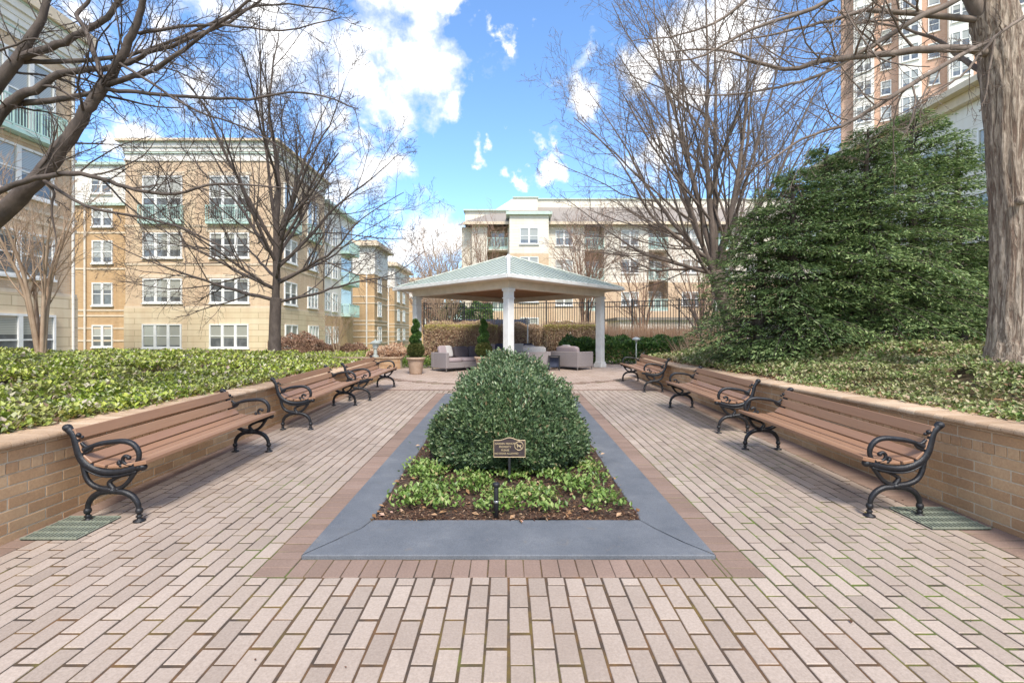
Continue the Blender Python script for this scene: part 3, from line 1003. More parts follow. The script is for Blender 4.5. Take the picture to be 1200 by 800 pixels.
sx, sy = .009, 5.05
sg = thing('garden_sign', (sx, sy, hp(sy) + .02), 'small dark bronze plaque on a post with gold lettering and a no dogs symbol', 'sign')
MB().bbox(-.012, .012, -.012, .012, -.1, .34, .002).build('post', M['black'], sg)
w, h0, h1 = .165, .285, .465
top = [(w, h0), (w, h1)] + [(x, h1 + .028 * (math.cos(math.pi * x / .11) * .5 + .5)) for x in np.linspace(.11, -.11, 13)] + [(-w, h1), (-w, h0)]
pl = MB().prism(top, -.010, .010).build('plaque', M['bronze'], sg)
rim = MB(); loop = [(x * .985, -.011, z + (-.004 if z > .4 else .004)) for x, z in top] ; loop.append(loop[0])
for a, b in zip(loop, loop[1:]):
    rim.tube([a, b], .0042, 6)
rim.build('border', M['gold'], pl)
txt(pl, 'GARDEN PRIVATE', -.045, .427, .0265, M['gold'])
txt(pl, 'PROPERTY', -.045, .394, .0265, M['gold'])
txt(pl, 'PLEASE', -.045, .360, .0265, M['gold'])
txt(pl, 'NO DOGS ALLOWED', -.03, .326, .0255, M['gold'])
ring = MB(); cx_, cz_ = .098, .405
ring.tube([(cx_ + .044 * math.cos(a), -.012, cz_ + .044 * math.sin(a)) for a in np.linspace(0, 2 * math.pi, 25)], .0042, 6)
ring.tube([(cx_ - .03, -.0125, cz_ + .03), (cx_ + .03, -.0125, cz_ - .03)], .004, 6)
ring.prism([(cx_ + a, cz_ + b) for a, b in ((-.026, .008), (-.018, .014), (-.012, .006), (.016, .007), (.024, .015), (.025, .005), (.020, .0), (.020, -.02), (.014, -.02), (.012, -.006), (-.010, -.006), (-.012, -.02), (-.018, -.02), (-.018, .0))], -.0135, -.010)
ring.build('no_dogs_symbol', M['gold'], pl)
bx_, by_ = -.107, 4.22
bl = thing('path_light', (bx_, by_, hp(by_) + .02), 'short black cylinder path light standing in the mulch in front of the sign', 'light')
MB().lathe([(.021, -.1), (.021, .255), (.019, .26)], (0, 0, 0), 18).build('post', M['black'], bl, True)
MB().lathe([(.018, .258), (.031, .262), (.032, .285), (.028, .292), (.01, .295)], (0, 0, 0), 18).build('head', M['black'], bl, True)
MB().lathe([(.023, .12), (.024, .125), (.024, .135), (.023, .14)], (0, 0, 0), 18).build('collar', M['chrome'], bl, True)

# ------------------------------------------------------------------ vegetation: planter
def bush_r(y):
    """half width and height of the holly mass along its length"""
    t = (y - 5.15) / (10.9 - 5.15)
    e = np.clip(1 - np.abs(2 * t - 1) ** 5, 0.02, 1) ** .5
    return e


def holly():
    root = thing('holly_shrub', (0, 8, hp(8)), 'long rounded glossy green holly hedge filling the planter', 'shrub')
    # sprig tips over an irregular, lumpy body
    n = 17500
    t = RNG.uniform(0, 1, n) ** 1.25
    y = 5.15 + t * 5.6
    th = RNG.uniform(-.35, math.pi + .35, n)
    e = bush_r(y)
    lump = -.16 * np.clip(np.sin(y * 5.1 + 1.7 * th + 2) * np.sin(th * 4.3 - y * 2.2), 0, 1) + .12 * np.sin(y * 2.9 + 2 * th) + .08 * np.sin(y * 6.3 + 3.3 * th + 1) + .06 * np.sin(5.1 * th - y * 4) + .04 * np.sin(y * 13 + th * 9)
    r = np.clip(1 + lump - RNG.exponential(.10, n) + RNG.normal(0, .035, n) + np.where(RNG.uniform(0, 1, n) < .05, RNG.uniform(.03, .13, n), 0), .2, 1.4)
    hw = (.80 + .21 * np.exp(-((t - .10) / .26) ** 2)) * e; hh = (.80 + .03 * t) * e
    ct = np.cos(th) * (1 - .12 * np.clip(np.sin(th), 0, 1))
    x = -.01 + hw * r * ct
    z = SL * y + .28 + hh * r * np.sin(th) * np.where(np.sin(th) < 0, .5, 1) - .04
    nrm = np.stack([np.cos(th), np.where(t < .12, -(0.12 - t) * 9, np.where(t > .9, 1, 0)), np.sin(th)], 1)
    m = 3600
    a = RNG.uniform(0, 2 * math.pi, m); rr = np.sqrt(RNG.uniform(0, 1, m))
    fx = rr * np.cos(a) * .95; fz = np.clip(.34 + rr * np.sin(a) * .62, .1, 2)
    fy = 5.25 + .40 * rr ** 3 + RNG.exponential(.07, m) + .09 * np.sin(fx * 6 + 1) + .07 * np.sin(fz * 9 + fx * 3) + .5 * np.clip(.34 - fz, 0, 1)
    fz = fz + SL * fy
    Pn = np.concatenate([np.stack([x, y, z], 1), np.stack([fx, fy, fz], 1)])
    Nn = unit(np.concatenate([nrm, np.stack([fx * .8, -np.ones(m), (fz - .3) * .8], 1)]))
    keep = Pn[:, 2] > soilz(Pn[:, 0], Pn[:, 1]) + .06
    Pn = Pn[keep]; Nn = Nn[keep]
    per = 9
    k = len(Pn) * per
    S = unit(Nn + rnd_dirs(len(Pn)) * .6 + np.array([0, 0, .35]))
    S = np.repeat(S, per, 0); C = np.repeat(Pn, per, 0)
    f = np.tile(np.linspace(0, 1, per), len(Pn))[:, None]
    base = C - S * (1 - f) * .13 + RNG.normal(0, .008, (k, 3))
    side = unit(np.cross(S, rnd_dirs(k)))
    A = unit(side * (1.1 - .7 * f) + S * (.35 + .6 * f)); N = unit(S + side * -.3 + rnd_dirs(k) * .35)
    s = RNG.uniform(.034, .058, k)
    V, T = leaf_arrays(base, A, N, s, s * .55, .22)
    np_obj('crown', V, T, M['holly'], root, off=root.location)
    st = MB()
    for i in range(60):
        yy = random.uniform(5.5, 10.5); x0 = random.uniform(-.35, .35)
        p = [Vector((x0, yy, hp(yy)))]
        d = Vector((random.uniform(-.6, .6), random.uniform(-.5, .5), 1))
        for q in range(5):
            p.append(p[-1] + d * .17); d += Vector((random.uniform(-.2, .2), random.uniform(-.2, .2), 0))
        st.tube(p, [.014, .012, .01, .008, .006, .004], 5)
    st.build('stems', M['bark_dark'], root, off=root.location)


holly()


def clumps(name, label, cat, pos, mat, leaf=(.05, .085), per=14, spread=.09, hgt=.05, kind='stuff', parent=None):
    """rosettes of leaves at pos (n,3)"""
    n = len(pos); k = n * per
    c = np.repeat(pos, per, 0)
    az = RNG.uniform(0, 2 * math.pi, k); tilt = RNG.uniform(.15, 1.15, k)
    A = np.stack([np.cos(az) * np.cos(tilt), np.sin(az) * np.cos(tilt), np.sin(tilt)], 1)
    N = unit(np.stack([-A[:, 0] * .8, -A[:, 1] * .8, np.ones(k)], 1) + rnd_dirs(k) * .45)
    base = c + np.stack([RNG.normal(0, spread * .45, k), RNG.normal(0, spread * .45, k), RNG.uniform(.2, 1, k) * hgt], 1)
    L = RNG.uniform(leaf[0], leaf[1], k)
    V, T = leaf_arrays(base, A, N, L, L * RNG.uniform(.5, .8, k), .2)
    o = np_obj(name, V, T, mat, parent)
    tag(o, label, cat, kind=kind)
    return o


pos = []
tries = 0
while len(pos) < 235 and tries < 12000:
    tries += 1
    if random.random() < .62:
        x = random.uniform(IL + .12, IR - .12); y = IF + .16 + 1.25 * random.random() ** 1.05
    else:
        sd_ = random.choice((-1, 1)); y = random.uniform(5.2, 9); x = (IL + .12 + random.random() * .2) if sd_ < 0 else (IR - .12 - random.random() * .2)
    v = math.sin(x * 6.1 + 1) * math.sin(y * 7.3) + .6 * math.sin(x * 13 + y * 5)
    if v < -.22: continue
    if all((x - a) ** 2 + (y - b) ** 2 > .075 ** 2 for a, b, _ in pos[-250:]) and math.hypot(x - sx, (y - sy)) > .05:
        pos.append((x, y, float(soilz(x, y)) + .02))
clumps('ground_cover', 'bright green leafy ground cover plants in the mulch round the holly', 'ground cover', np.array(pos), M['pachy'], (.035, .062), 22, .13, .06)


def cover_positions(xr, yr, n, fn, cond, power=1.6):
    x = RNG.uniform(xr[0], xr[1], n); y = yr[0] + (yr[1] - yr[0]) * RNG.uniform(0, 1, n) ** power
    k = cond(x, y); x = x[k]; y = y[k]
    return np.stack([x, y, fn(x, y)], 1)


def hump(x, y, a=1.0):
    return .045 * a * np.clip((np.abs(x) - 4.25) / .8, 0, 1) * (np.sin(x * 2.3 + y * 1.1) + np.sin(y * 3.7 - x * 1.9 + 2) + .6 * np.sin(7 * x + 5 * y))


# left bed: dense along the wall, thinning in patches
p1 = cover_positions((-9, WL - .34), (1.5, 9), 9500, lambda x, y: bed_left(x, y) + .02 + hump(x, y, 1.0), lambda x, y: (x > -1.15 * y - 1.5) & ((np.sin(x * 2.4 + .7) + np.sin(y * 2.9 + x) + .8 * np.sin(6 * x - 5 * y) > -1.25) | (x > -4.7)), 1.2)
p2 = cover_positions((-17, WL - .42), (5, 16.2), 9500, lambda x, y: bed_left(x, y) + .03 + hump(x, y, .6), lambda x, y: (x > -1.15 * y - 1.5) & ~((x > -9) & (y < 9)), .9)
clumps('ground_cover', 'yellow green leafy ground cover filling the bed behind the left wall', 'ground cover', p1, M['cover'], (.028, .082), 13, .12, .14)
clumps('ground_cover', 'ground cover farther back on the left bed in front of the building', 'ground cover', p2, M['cover'], (.06, .11), 8, .16, .12)
pr1 = cover_positions((WR + .34, 9), (1.5, 8), 10000, lambda x, y: bed_right(x, y) + .01 + hump(x, y, .9),
                      lambda x, y: (x < 1.15 * y + 1.5) & ((np.sin(x * 2.1 + 1.3) + np.sin(y * 2.7 - x) + .7 * np.sin(5 * x - 4 * y) > -.85) | (x < 5.3)), 1.2)
pr2 = cover_positions((WR + .42, 15), (7.5, 15.5), 7500, lambda x, y: bed_right(x, y) + .02 + hump(x, y, .6), lambda x, y: (x < 1.15 * y + 1.5) & ~((x < 9) & (y < 8)), .9)
clumps('ground_cover', 'patchy ivy with brown litter in the bed behind the nearest right bench', 'ground cover', pr1, M['ivy'], (.035, .07), 9, .10, .08)
clumps('ground_cover', 'pale green ivy below the evergreen along the far right wall', 'ground cover', pr2, M['ivy'], (.05, .10), 9, .15, .14)
n = 6000
for (xr, fn, lab) in (((-12, WL - .30), bed_left, 'dry fallen leaves in the bed behind the left wall'), ((WR + .30, 12), bed_right, 'dry fallen leaves in the bed behind the right wall')):
    px = RNG.uniform(xr[0], xr[1], n); py = RNG.uniform(1.8, 14, n)
    dx_ = np.where(RNG.uniform(0, 1, n) < .3, np.abs(RNG.normal(0, .25, n)), 99); px = np.where(dx_ < 90, (xr[1] - dx_ if xr[0] < 0 else xr[0] + dx_), px)
    A = rnd_dirs(n); A[:, 2] *= .3
    N = rnd_dirs(n) * .6 + np.array([0, 0, 1])
    V, T = leaf_arrays(np.stack([px, py, fn(px, py) + RNG.uniform(.01, .09, n)], 1), A, N, RNG.uniform(.03, .07, n), RNG.uniform(.02, .04, n), .2)
    tag(np_obj('fallen_leaves', V, T, M['deadleaf']), lab, 'leaves', kind='stuff')

# ------------------------------------------------------------------ bare trees
class Tree:
    def __init__(s, seed):
        s.r = random.Random(seed); s.mb = MB(); s.trunk = MB(); s.count = 0

    def line(s, p, d, L, r0, r1, n, wob=.12, trop=(0, 0, 0)):
        pts = [Vector(p)]; rad = [r0]; d = Vector(d).normalized()
        for i in range(n):
            d = (d + Vector((s.r.gauss(0, wob), s.r.gauss(0, wob), s.r.gauss(0, wob))) + Vector(trop)).normalized()
            pts.append(pts[-1] + d * (L / n)); rad.append(r0 + (r1 - r0) * (i + 1) / n)
        return pts, rad

    def kids(s, pts, rad, lvl, L, cfg, t0=.25):
        """side branches along a polyline"""
        if lvl >= len(cfg): return
        c = cfg[lvl]
        m = len(pts) - 1
        num = max(1, int(c['num'] * (L / c.get('ref', L)) + s.r.random()))
        for k in range(num):
            t = t0 + (1 - t0) * (k + s.r.random()) / num
            i = min(int(t * m), m - 1); q = pts[i].lerp(pts[i + 1], t * m - i)
            rr = rad[i] + (rad[i + 1] - rad[i]) * (t * m - i)
            ax = (pts[i + 1] - pts[i]).normalized()
            o = ax.orthogonal().normalized()
            o = Matrix.Rotation(s.r.uniform(0, 2 * math.pi), 3, ax) @ o
            if c.get('up') and o.z < -.2: o = -o
            ang = math.radians(s.r.uniform(*c['ang']))
            d = ax * math.cos(ang) + o * math.sin(ang)
            l = L * s.r.uniform(*c['len']) * (1.1 - .55 * t)
            r0 = min(rr * c.get('rk', .6), l * .016 + .003); r0 = max(r0, c.get('rmin', .003))
            pp, ra = s.line(q, d, l, r0, max(r0 * .35, .0022), c.get('seg', 4), c.get('wob', .12), c.get('trop', (0, 0, .03)))
            s.mb.tube(pp, ra, c.get('n', 3), cap=False); s.count += 1
            s.kids(pp, ra, lvl + 1, l, cfg, .2)


def build_tree(name, T, base, label, cat, bark, group=None, bark2=None):
    root = thing(name, base, label, cat, group)
    T.trunk.build('trunk', bark, root, True, off=root.location)
    T.mb.build('branches', bark2 or bark, root, True, off=root.location)
    return root


# tree on the left bed
def left_tree():
    T = Tree(3)
    b = P(322, 420, 14.0); b.z = 1.0
    z0 = b.z
    tr = [b + Vector((0, 0, -.2)), b + Vector((0, 0, .15)), b + Vector((.0, 0, .8)), b + Vector((.02, 0, 1.45)), b + Vector((.03, 0, 1.75))]
    T.trunk.tube(spl(tr, 4), lerp_list([.25, .18, .16, .155, .16], 17), 14)
    f = b + Vector((.03, 0, 1.6))
    cfg = [dict(num=9, len=(.38, .62), ang=(25, 55), rk=.55, seg=6, n=5, wob=.08, trop=(0, 0, .05)),
           dict(num=8, len=(.35, .6), ang=(25, 60), rk=.55, seg=5, n=4, wob=.12, trop=(0, 0, .03)),
           dict(num=4, len=(.35, .7), ang=(25, 60), rk=.6, seg=4, n=3, wob=.14, rmin=.0045, trop=(0, 0, .02)),
           dict(num=2, len=(.4, .7), ang=(25, 60), rk=.7, seg=3, n=3, wob=.15, rmin=.0035)]
    # limbs: target points read from their outline, spread in depth
    limbs = [((40, 0), 6.9, .115, (.0, .0, 1)), ]
    L = [(-4.6, .9, 3.0, .085), (-4.2, -1.2, 1.7, .08), (-3.4, 1.5, 5.0, .085), (-2.2, -1.4, 6.3, .085), (-1.0, .8, 7.3, .09), (.2, -.2, 7.8, .11),
         (1.3, 1.2, 6.9, .085), (2.3, -1.0, 5.8, .085), (3.4, .8, 4.6, .085), (3.9, -1.0, 2.9, .08), (4.2, .6, 1.6, .07), (.6, 3.2, 5.0, .08), (-.6, -3.0, 4.8, .08), (-3.0, 2.8, 3.2, .07), (2.6, 2.8, 3.2, .07), (1.8, -2.8, 3.6, .07), (-2.2, -2.9, 3.0, .07)]
    for dx, dy, dz, r in L:
        e = f + Vector((dx, dy, dz))
        st = f + Vector((.02, 0, max(-.2, min(1.9, (dz - 1.5) * .33 + T.r.uniform(-.2, .25)))))
        if dz > 7.5: st = f.copy()
        r *= .68 if dz < 7.5 else 1.05
        mid = st.lerp(e, .45) + Vector((dx * .02, dy * .02, (.25 if dz > 4 else -.15)))
        pts = spl([st, st.lerp(mid, .5) + Vector((0, 0, -.05)), mid, mid.lerp(e, .5) + Vector((T.r.gauss(0, .12), T.r.gauss(0, .12), T.r.gauss(0, .1))), e], 4)
        pts = [q + Vector((T.r.gauss(0, .012), T.r.gauss(0, .012), T.r.gauss(0, .012))) if 0 < i < len(pts) - 1 else q for i, q in enumerate(pts)]
        rad = lerp_list([r, r * .8, r * .55, r * .3, .009], len(pts))
        T.mb.tube(pts, rad, 8, cap=False)
        T.kids(pts, rad, 0, (e - st).length, cfg, .16)
    return build_tree('bare_tree', T, b, 'dark bare round-crowned tree on the left bed in front of the tan building', 'tree', M['bark_dark'])


left_tree()


def right_tree():
    T = Tree(9)
    b = P(862, 405, 15.5); b.z = 1.0
    f = P(838, 318, 15.5)
    tr = [b + Vector((0, 0, -.3)), b.lerp(f, .3) + Vector((.1, 0, 0)), b.lerp(f, .7) + Vector((.05, 0, 0)), f]
    T.trunk.tube(spl(tr, 5), lerp_list([.30, .24, .22, .26], 16), 14)
    cfg = [dict(num=11, len=(.35, .6), ang=(20, 50), rk=.5, seg=6, n=5, wob=.07, trop=(0, 0, .04)),
           dict(num=8, len=(.3, .55), ang=(25, 55), rk=.55, seg=5, n=4, wob=.11, trop=(0, 0, .03)),
           dict(num=4, len=(.35, .7), ang=(25, 60), rk=.6, seg=4, n=3, wob=.13, rmin=.005, trop=(0, 0, .02)),
           dict(num=2, len=(.4, .7), ang=(25, 60), rk=.7, seg=3, n=3, wob=.15, rmin=.004)]
    L = [(-4.9, .5, 2.6, .085), (-4.6, -1.3, 4.4, .09), (-3.9, 1.4, 6.6, .10), (-2.9, -1.2, 8.3, .11), (-1.9, .5, 9.8, .13), (-.8, -.6, 10.6, .14), (.3, .7, 10.8, .13),
         (1.4, -1.0, 10.2, .12), (2.6, 1.2, 9.2, .11), (3.8, -1.0, 7.6, .10), (4.8, 1.0, 5.6, .09), (-1.0, 3.4, 7.2, .09), (.8, -3.3, 7.2, .09), (-3.2, -2.8, 4.6, .08), (3.0, 3.0, 5.6, .08), (-3.6, 2.4, 1.2, .07), (2.4, -2.8, 5.0, .08)]
    for dx, dy, dz, r in L:
        e = f + Vector((dx, dy, dz))
        st = f + Vector((0, 0, T.r.uniform(-.5, .35)))
        mid = st.lerp(e, .42) + Vector((dx * .06, dy * .04, -.1 if dz > 5 else -.35))
        pts = spl([st, st.lerp(mid, .5) + Vector((dx * .02, 0, 0)), mid, mid.lerp(e, .5) + Vector((T.r.gauss(0, .15), T.r.gauss(0, .12), T.r.gauss(0, .1))), e], 4)
        pts = [q + Vector((T.r.gauss(0, .012), T.r.gauss(0, .012), T.r.gauss(0, .012))) if 0 < i < len(pts) - 1 else q for i, q in enumerate(pts)]
        rad = lerp_list([r, r * .82, r * .58, r * .3, .01], len(pts))
        rad = [q * .78 for q in rad]
        T.mb.tube(pts, rad, 8, cap=False)
        T.kids(pts, rad, 0, (e - st).length, cfg, .14)
    return build_tree('bare_tree', T, b, 'tall bare tree with many upright stems behind the evergreen', 'tree', M['bark_mid'])


right_tree()


def near_left():
    T = Tree(21)
    D = 5.0
    base = Vector((-7.4, 5.0, .95))
    T.trunk.tube(spl([base + Vector((0, 0, -.2)), base + Vector((.03, 0, .3)), base + Vector((.1, 0, 1.2)), P(-205, 330, 5)], 5), lerp_list([.34, .27, .24, .24], 16), 16)
    Lm = [
        ([(-215, 345, 5), (-120, 320, 5), (-50, 290, 5), (0, 252, 5), (40, 213, 5), (66, 182, 5), (82, 160, 5), (99, 135, 5), (112, 115, 5), (122, 101, 5), (136, 79, 4.95), (152, 49, 4.9), (163, 18, 4.85), (172, -15, 4.8), (185, -60, 4.8)], [.15, .14, .12, .10, .09, .085, .075, .068, .062, .058, .050, .044, .036, .03, .02]),
        ([(122, 101, 5), (114, 75, 5.05), (102, 38, 5.1), (91, 19, 5.15), (106, -5, 5.2), (120, -40, 5.2)], [.035, .03, .026, .024, .02, .012]),
        ([(123, 100, 5), (150, 92, 4.9), (181, 81, 4.8), (226, 50, 4.7), (289, 3, 4.6), (330, -30, 4.6)], [.032, .03, .027, .02, .014, .01]),
        ([(-60, 190, 5.3), (0, 136, 5.3), (22, 122, 5.3), (70, 117, 5.2), (105, 109, 5.1), (121, 103, 5.0)], [.06, .048, .04, .034, .028, .026]),
        ([(-80, 200, 5.4), (0, 96, 5.4), (18, 73, 5.4), (34, 47, 5.4), (49, 22, 5.4), (56, -10, 5.4)], [.11, .075, .066, .056, .044, .034]),
        ([(28, 66, 5.4), (68, 52, 5.4), (95, 38, 5.4), (125, 20, 5.4), (147, -6, 5.4), (190, -40, 5.4)], [.05, .045, .038, .034, .028, .018]),
        ([(24, 72, 5.45), (60, 73, 5.5), (120, 69, 5.5), (162, 62, 5.5), (205, 48, 5.5), (260, 22, 5.5), (320, 5, 5.5), (395, 14, 5.5)], [.03, .03, .027, .024, .02, .017, .012, .007]),
        ([(-10, 150, 5.2), (12, 120, 5.2), (40, 106, 5.2), (70, 87, 5.2), (110, 81, 5.2), (150, 74, 5.2), (172, 62, 5.2), (200, 54, 5.2), (270, 25, 5.2), (310, -5, 5.2)], [.06, .055, .05, .04, .034, .03, .027, .024, .017, .01]),
        ([(-30, 240, 4.8), (0, 224, 4.8), (30, 212, 4.8), (85, 203, 4.7), (120, 210, 4.7), (158, 222, 4.6), (205, 227, 4.6), (260, 215, 4.5), (345, 222, 4.5)], [.035, .032, .03, .027, .024, .020, .016, .012, .006]),
        ([(122, 104, 5), (160, 108, 4.9), (220, 113, 4.8), (290, 116, 4.7), (357, 109, 4.7), (420, 128, 4.7)], [.024, .022, .018, .014, .010, .005]),
        ([(52, 212, 4.9), (100, 241, 4.8), (150, 252, 4.8), (205, 264, 4.7), (260, 290, 4.7), (300, 318, 4.7)], [.02, .017, .015, .013, .010, .005]),
        ([(54, 214, 4.9), (64, 227, 4.9), (60, 245, 4.9), (66, 285, 4.9)], [.016, .014, .012, .005]),
        ([(166, 10, 4.9), (158, 38, 4.95), (200, 33, 5.0), (260, 30, 5.0), (330, 36, 5.0), (400, 20, 5.0)], [.02, .022, .018, .013, .009, .005]),
        ([(140, 74, 4.9), (175, 96, 4.7), (230, 130, 4.6), (290, 150, 4.5), (340, 180, 4.5)], [.016, .014, .011, .008, .004]),
        ([(0, 60, 5), (40, 45, 5), (62, 60, 5), (90, 90, 5)], [.012, .010, .007, .004])]
    cfg = [dict(num=11, len=(.16, .34), ang=(25, 65), rk=.45, seg=6, n=4, wob=.13, ref=2.0, trop=(0, 0, .015)),
           dict(num=5, len=(.3, .6), ang=(25, 60), rk=.5, seg=4, n=3, wob=.15, rmin=.0024, trop=(0, 0, .01)),
           dict(num=3, len=(.3, .6), ang=(25, 60), rk=.6, seg=3, n=3, wob=.15, rmin=.002)]
    for pl_, ra in Lm:
        pts = spl([P(*q) for q in pl_], 4)
        L = sum((b - a).length for a, b in zip(pts, pts[1:]))
        rad = [q * .86 for q in lerp_list(ra, len(pts))]
        pts = [q + Vector((T.r.gauss(0, .004), T.r.gauss(0, .006), T.r.gauss(0, .004))) for q in pts]
        T.mb.tube(pts, rad, 10, cap=False)
        T.kids(pts, rad, 0, min(L, 3.2), cfg, .25)
    # limbs on the far side of the trunk, out of the frame
    for k in range(6):
        st = P(-205, 330, 5); e = st + Vector((-random.uniform(1, 4), random.uniform(-3, 3), random.uniform(1.5, 5)))
        pts = spl([st, st.lerp(e, .5) + Vector((0, 0, -.3)), e], 6); rad = lerp_list([.09, .05, .01], len(pts))
        T.mb.tube(pts, rad, 8, cap=False); T.kids(pts, rad, 0, (e - st).length, cfg, .2)
    return build_tree('bare_tree', T, base, 'large bare tree whose thick dark limbs reach in at the upper left corner', 'tree', M['bark_dark'])


near_left()


def near_right():
    T = Tree(33)
    base = Vector((6.62, 6.3, 1.27))
    pts = [(1194, 436, 6.3), (1193, 420, 6.3), (1192, 400, 6.3), (1193, 350, 6.3), (1192, 280, 6.3), (1188, 200, 6.3), (1181, 120, 6.3), (1173, 60, 6.3), (1165, 20, 6.3), (1163, -20, 6.3), (1170, -120, 6.3), (1160, -260, 6.3)]
    rd = [.40, .335, .285, .262, .252, .245, .235, .225, .235, .19, .15, .08]
    pp = spl([P(*q) for q in pts], 8); rr = lerp_list(rd, len(pp))
    n = 48
    T.trunk.tube(pp, rr, n)
    # bark furrows and root flare as real relief
    V = T.trunk.v
    for i in range(len(pp)):
        for k in range(n):
            j = i * n + k
            c = pp[i]; v = Vector(V[j]); d = v - c
            a = 2 * math.pi * k / n
            ridge = .012 * math.sin(a * 13 + math.sin(i * .35) * 1.6) + .008 * math.sin(a * 21 + i * .23) + .004 * T.r.gauss(0, 1)
            fl = .22 * math.exp(-max(c.z - 1.2, 0) / .13) * (.5 + .5 * math.sin(a * 5 + .6))
            V[j] = tuple(c + d * (1 + ridge / .25 + fl))
    # burl
    T.trunk.ball(tuple(P(1196, 235, 6.05)), .06, 10)
    Lm = [
        ([(1158, 62, 6.3), (1120, 57, 6.1), (1080, 58, 6.0), (1045, 63, 5.9), (1000, 67, 5.8), (960, 72, 5.7), (928, 81, 5.7), (892, 75, 5.6), (858, 61, 5.6), (820, 58, 5.6), (780, 62, 5.6)], [.06, .055, .05, .043, .038, .033, .028, .023, .018, .013, .006]),
        ([(1150, 24, 6.3), (1110, 20, 6.4), (1070, 16, 6.4), (1020, 12, 6.4), (1003, 15, 6.4), (960, 28, 6.4), (900, 42, 6.4), (850, 50, 6.4)], [.05, .044, .04, .034, .028, .022, .015, .007]),
        ([(1160, -30, 6.2), (1120, 1, 6.0), (1075, 21, 5.9), (1042, 42, 5.9), (1012, 60, 5.8), (985, 75, 5.8), (950, 92, 5.7), (900, 105, 5.7), (840, 112, 5.7), (800, 110, 5.6)], [.05, .042, .038, .034, .03, .024, .02, .015, .010, .006]),
        ([(1160, 48, 6.2), (1135, 60, 5.9), (1093, 84, 5.6), (1055, 107, 5.5), (1022, 128, 5.5), (985, 148, 5.4), (940, 163, 5.4), (900, 190, 5.4), (870, 200, 5.4)], [.03, .028, .03, .028, .025, .021, .016, .010, .005]),
        ([(1215, 10, 5.6), (1190, 26, 5.5), (1165, 45, 5.5), (1147, 66, 5.5), (1130, 86, 5.5), (1105, 103, 5.5), (1065, 128, 5.5), (1030, 142, 5.5)], [.022, .02, .018, .016, .014, .012, .008, .004]),
        ([(1158, 30, 6.3), (1143, 5, 6.3), (1128, -20, 6.3), (1090, -80, 6.3)], [.12, .10, .085, .05]),
        ([(1165, 48, 5.5), (1160, 80, 5.5), (1155, 110, 5.5), (1150, 130, 5.5)], [.014, .012, .009, .004]),
        ([(1155, 85, 6.4), (1125, 68, 6.8), (1100, 48, 7.0), (1060, 34, 7.2), (1010, 24, 7.3)], [.045, .036, .028, .02, .01]),
        ([(1185, -60, 6.2), (1090, -30, 5.6), (1000, -10, 5.3), (940, 15, 5.2), (880, 35, 5.1), (810, 70, 5.1), (760, 66, 5.1)], [.05, .04, .03, .024, .017, .01, .005]),
        ([(1165, -30, 6.3), (1100, -60, 6.3), (1000, -60, 6.3), (900, -20, 6.3), (850, 20, 6.3), (800, 40, 6.2), (740, 48, 6.2)], [.06, .05, .04, .03, .02, .012, .006])]
    cfg = [dict(num=13, len=(.16, .36), ang=(25, 60), rk=.45, seg=6, n=4, wob=.12, ref=2.4, trop=(0, 0, .02)),
           dict(num=5, len=(.3, .6), ang=(25, 60), rk=.5, seg=4, n=3, wob=.15, rmin=.0026, trop=(0, 0, .01)),
           dict(num=3, len=(.3, .6), ang=(25, 60), rk=.6, seg=3, n=3, wob=.15, rmin=.002)]
    for pl_, ra in Lm:
        pts = spl([P(*q) for q in pl_], 4)
        L = sum((b - a).length for a, b in zip(pts, pts[1:]))
        rad = [q * .86 for q in lerp_list(ra, len(pts))]
        pts = [q + Vector((T.r.gauss(0, .004), T.r.gauss(0, .006), T.r.gauss(0, .004))) for q in pts]
        T.mb.tube(pts, rad, 10, cap=False)
        T.kids(pts, rad, 0, min(L, 3.6), cfg, .2)
    top = P(1165, -180, 6.3)
    for k in range(8):
        e = top + Vector((random.uniform(-1, 4), random.uniform(-3, 3), random.uniform(1, 4)))
        pts = spl([top, top.lerp(e, .5) + Vector((0, 0, -.2)), e], 6); rad = lerp_list([.08, .05, .01], len(pts))
        T.mb.tube(pts, rad, 8, cap=False); T.kids(pts, rad, 0, (e - top).length, cfg, .2)
    return build_tree('bare_tree', T, base, 'big tree with furrowed bark trunk at the right edge', 'tree', M['bark_big'], bark2=M['bark_mid'])


near_right()


def small_tree(name, x, y, z, h, wd, stems, seed, label, bark, th=.035, ang=(10, 25), group=None, dens=1.0):
    T = Tree(seed)
    base = Vector((x, y, z))
    cfg = [dict(num=7 * dens, len=(.35, .6), ang=(15, 40), rk=.55, seg=5, n=4, wob=.1, trop=(0, 0, .05)),
           dict(num=5 * dens, len=(.4, .7), ang=(20, 50), rk=.6, seg=4, n=3, wob=.12, rmin=th * .14, trop=(0, 0, .04)),
           dict(num=3 * dens, len=(.4, .8), ang=(20, 50), rk=.6, seg=3, n=3, wob=.12, rmin=th * .11)]
    T.trunk.tube([base + Vector((0, 0, -.15)), base + Vector((0, 0, .12)), base + Vector((0, 0, .25))], [th * 1.9, th * 1.6, th * 1.2], 10)
    for k in range(stems):
        a = 2 * math.pi * (k + T.r.random() * .7) / stems
        e = base + Vector((math.cos(a) * wd * T.r.uniform(.4, 1), math.sin(a) * wd * T.r.uniform(.4, 1), h * T.r.uniform(.75, 1)))
        st = base + Vector((math.cos(a) * .05, math.sin(a) * .05, .1))
        mid = st.lerp(e, .5) + Vector((-math.cos(a) * wd * .12, -math.sin(a) * wd * .12, .1))
        pts = spl([st, mid, e], 6); rad = lerp_list([th, th * .65, th * .16], len(pts))
        T.mb.tube(pts, rad, 6, cap=False); T.kids(pts, rad, 0, (e - st).length, cfg, .3)
    return build_tree(name, T, base, label, 'tree', bark, group)


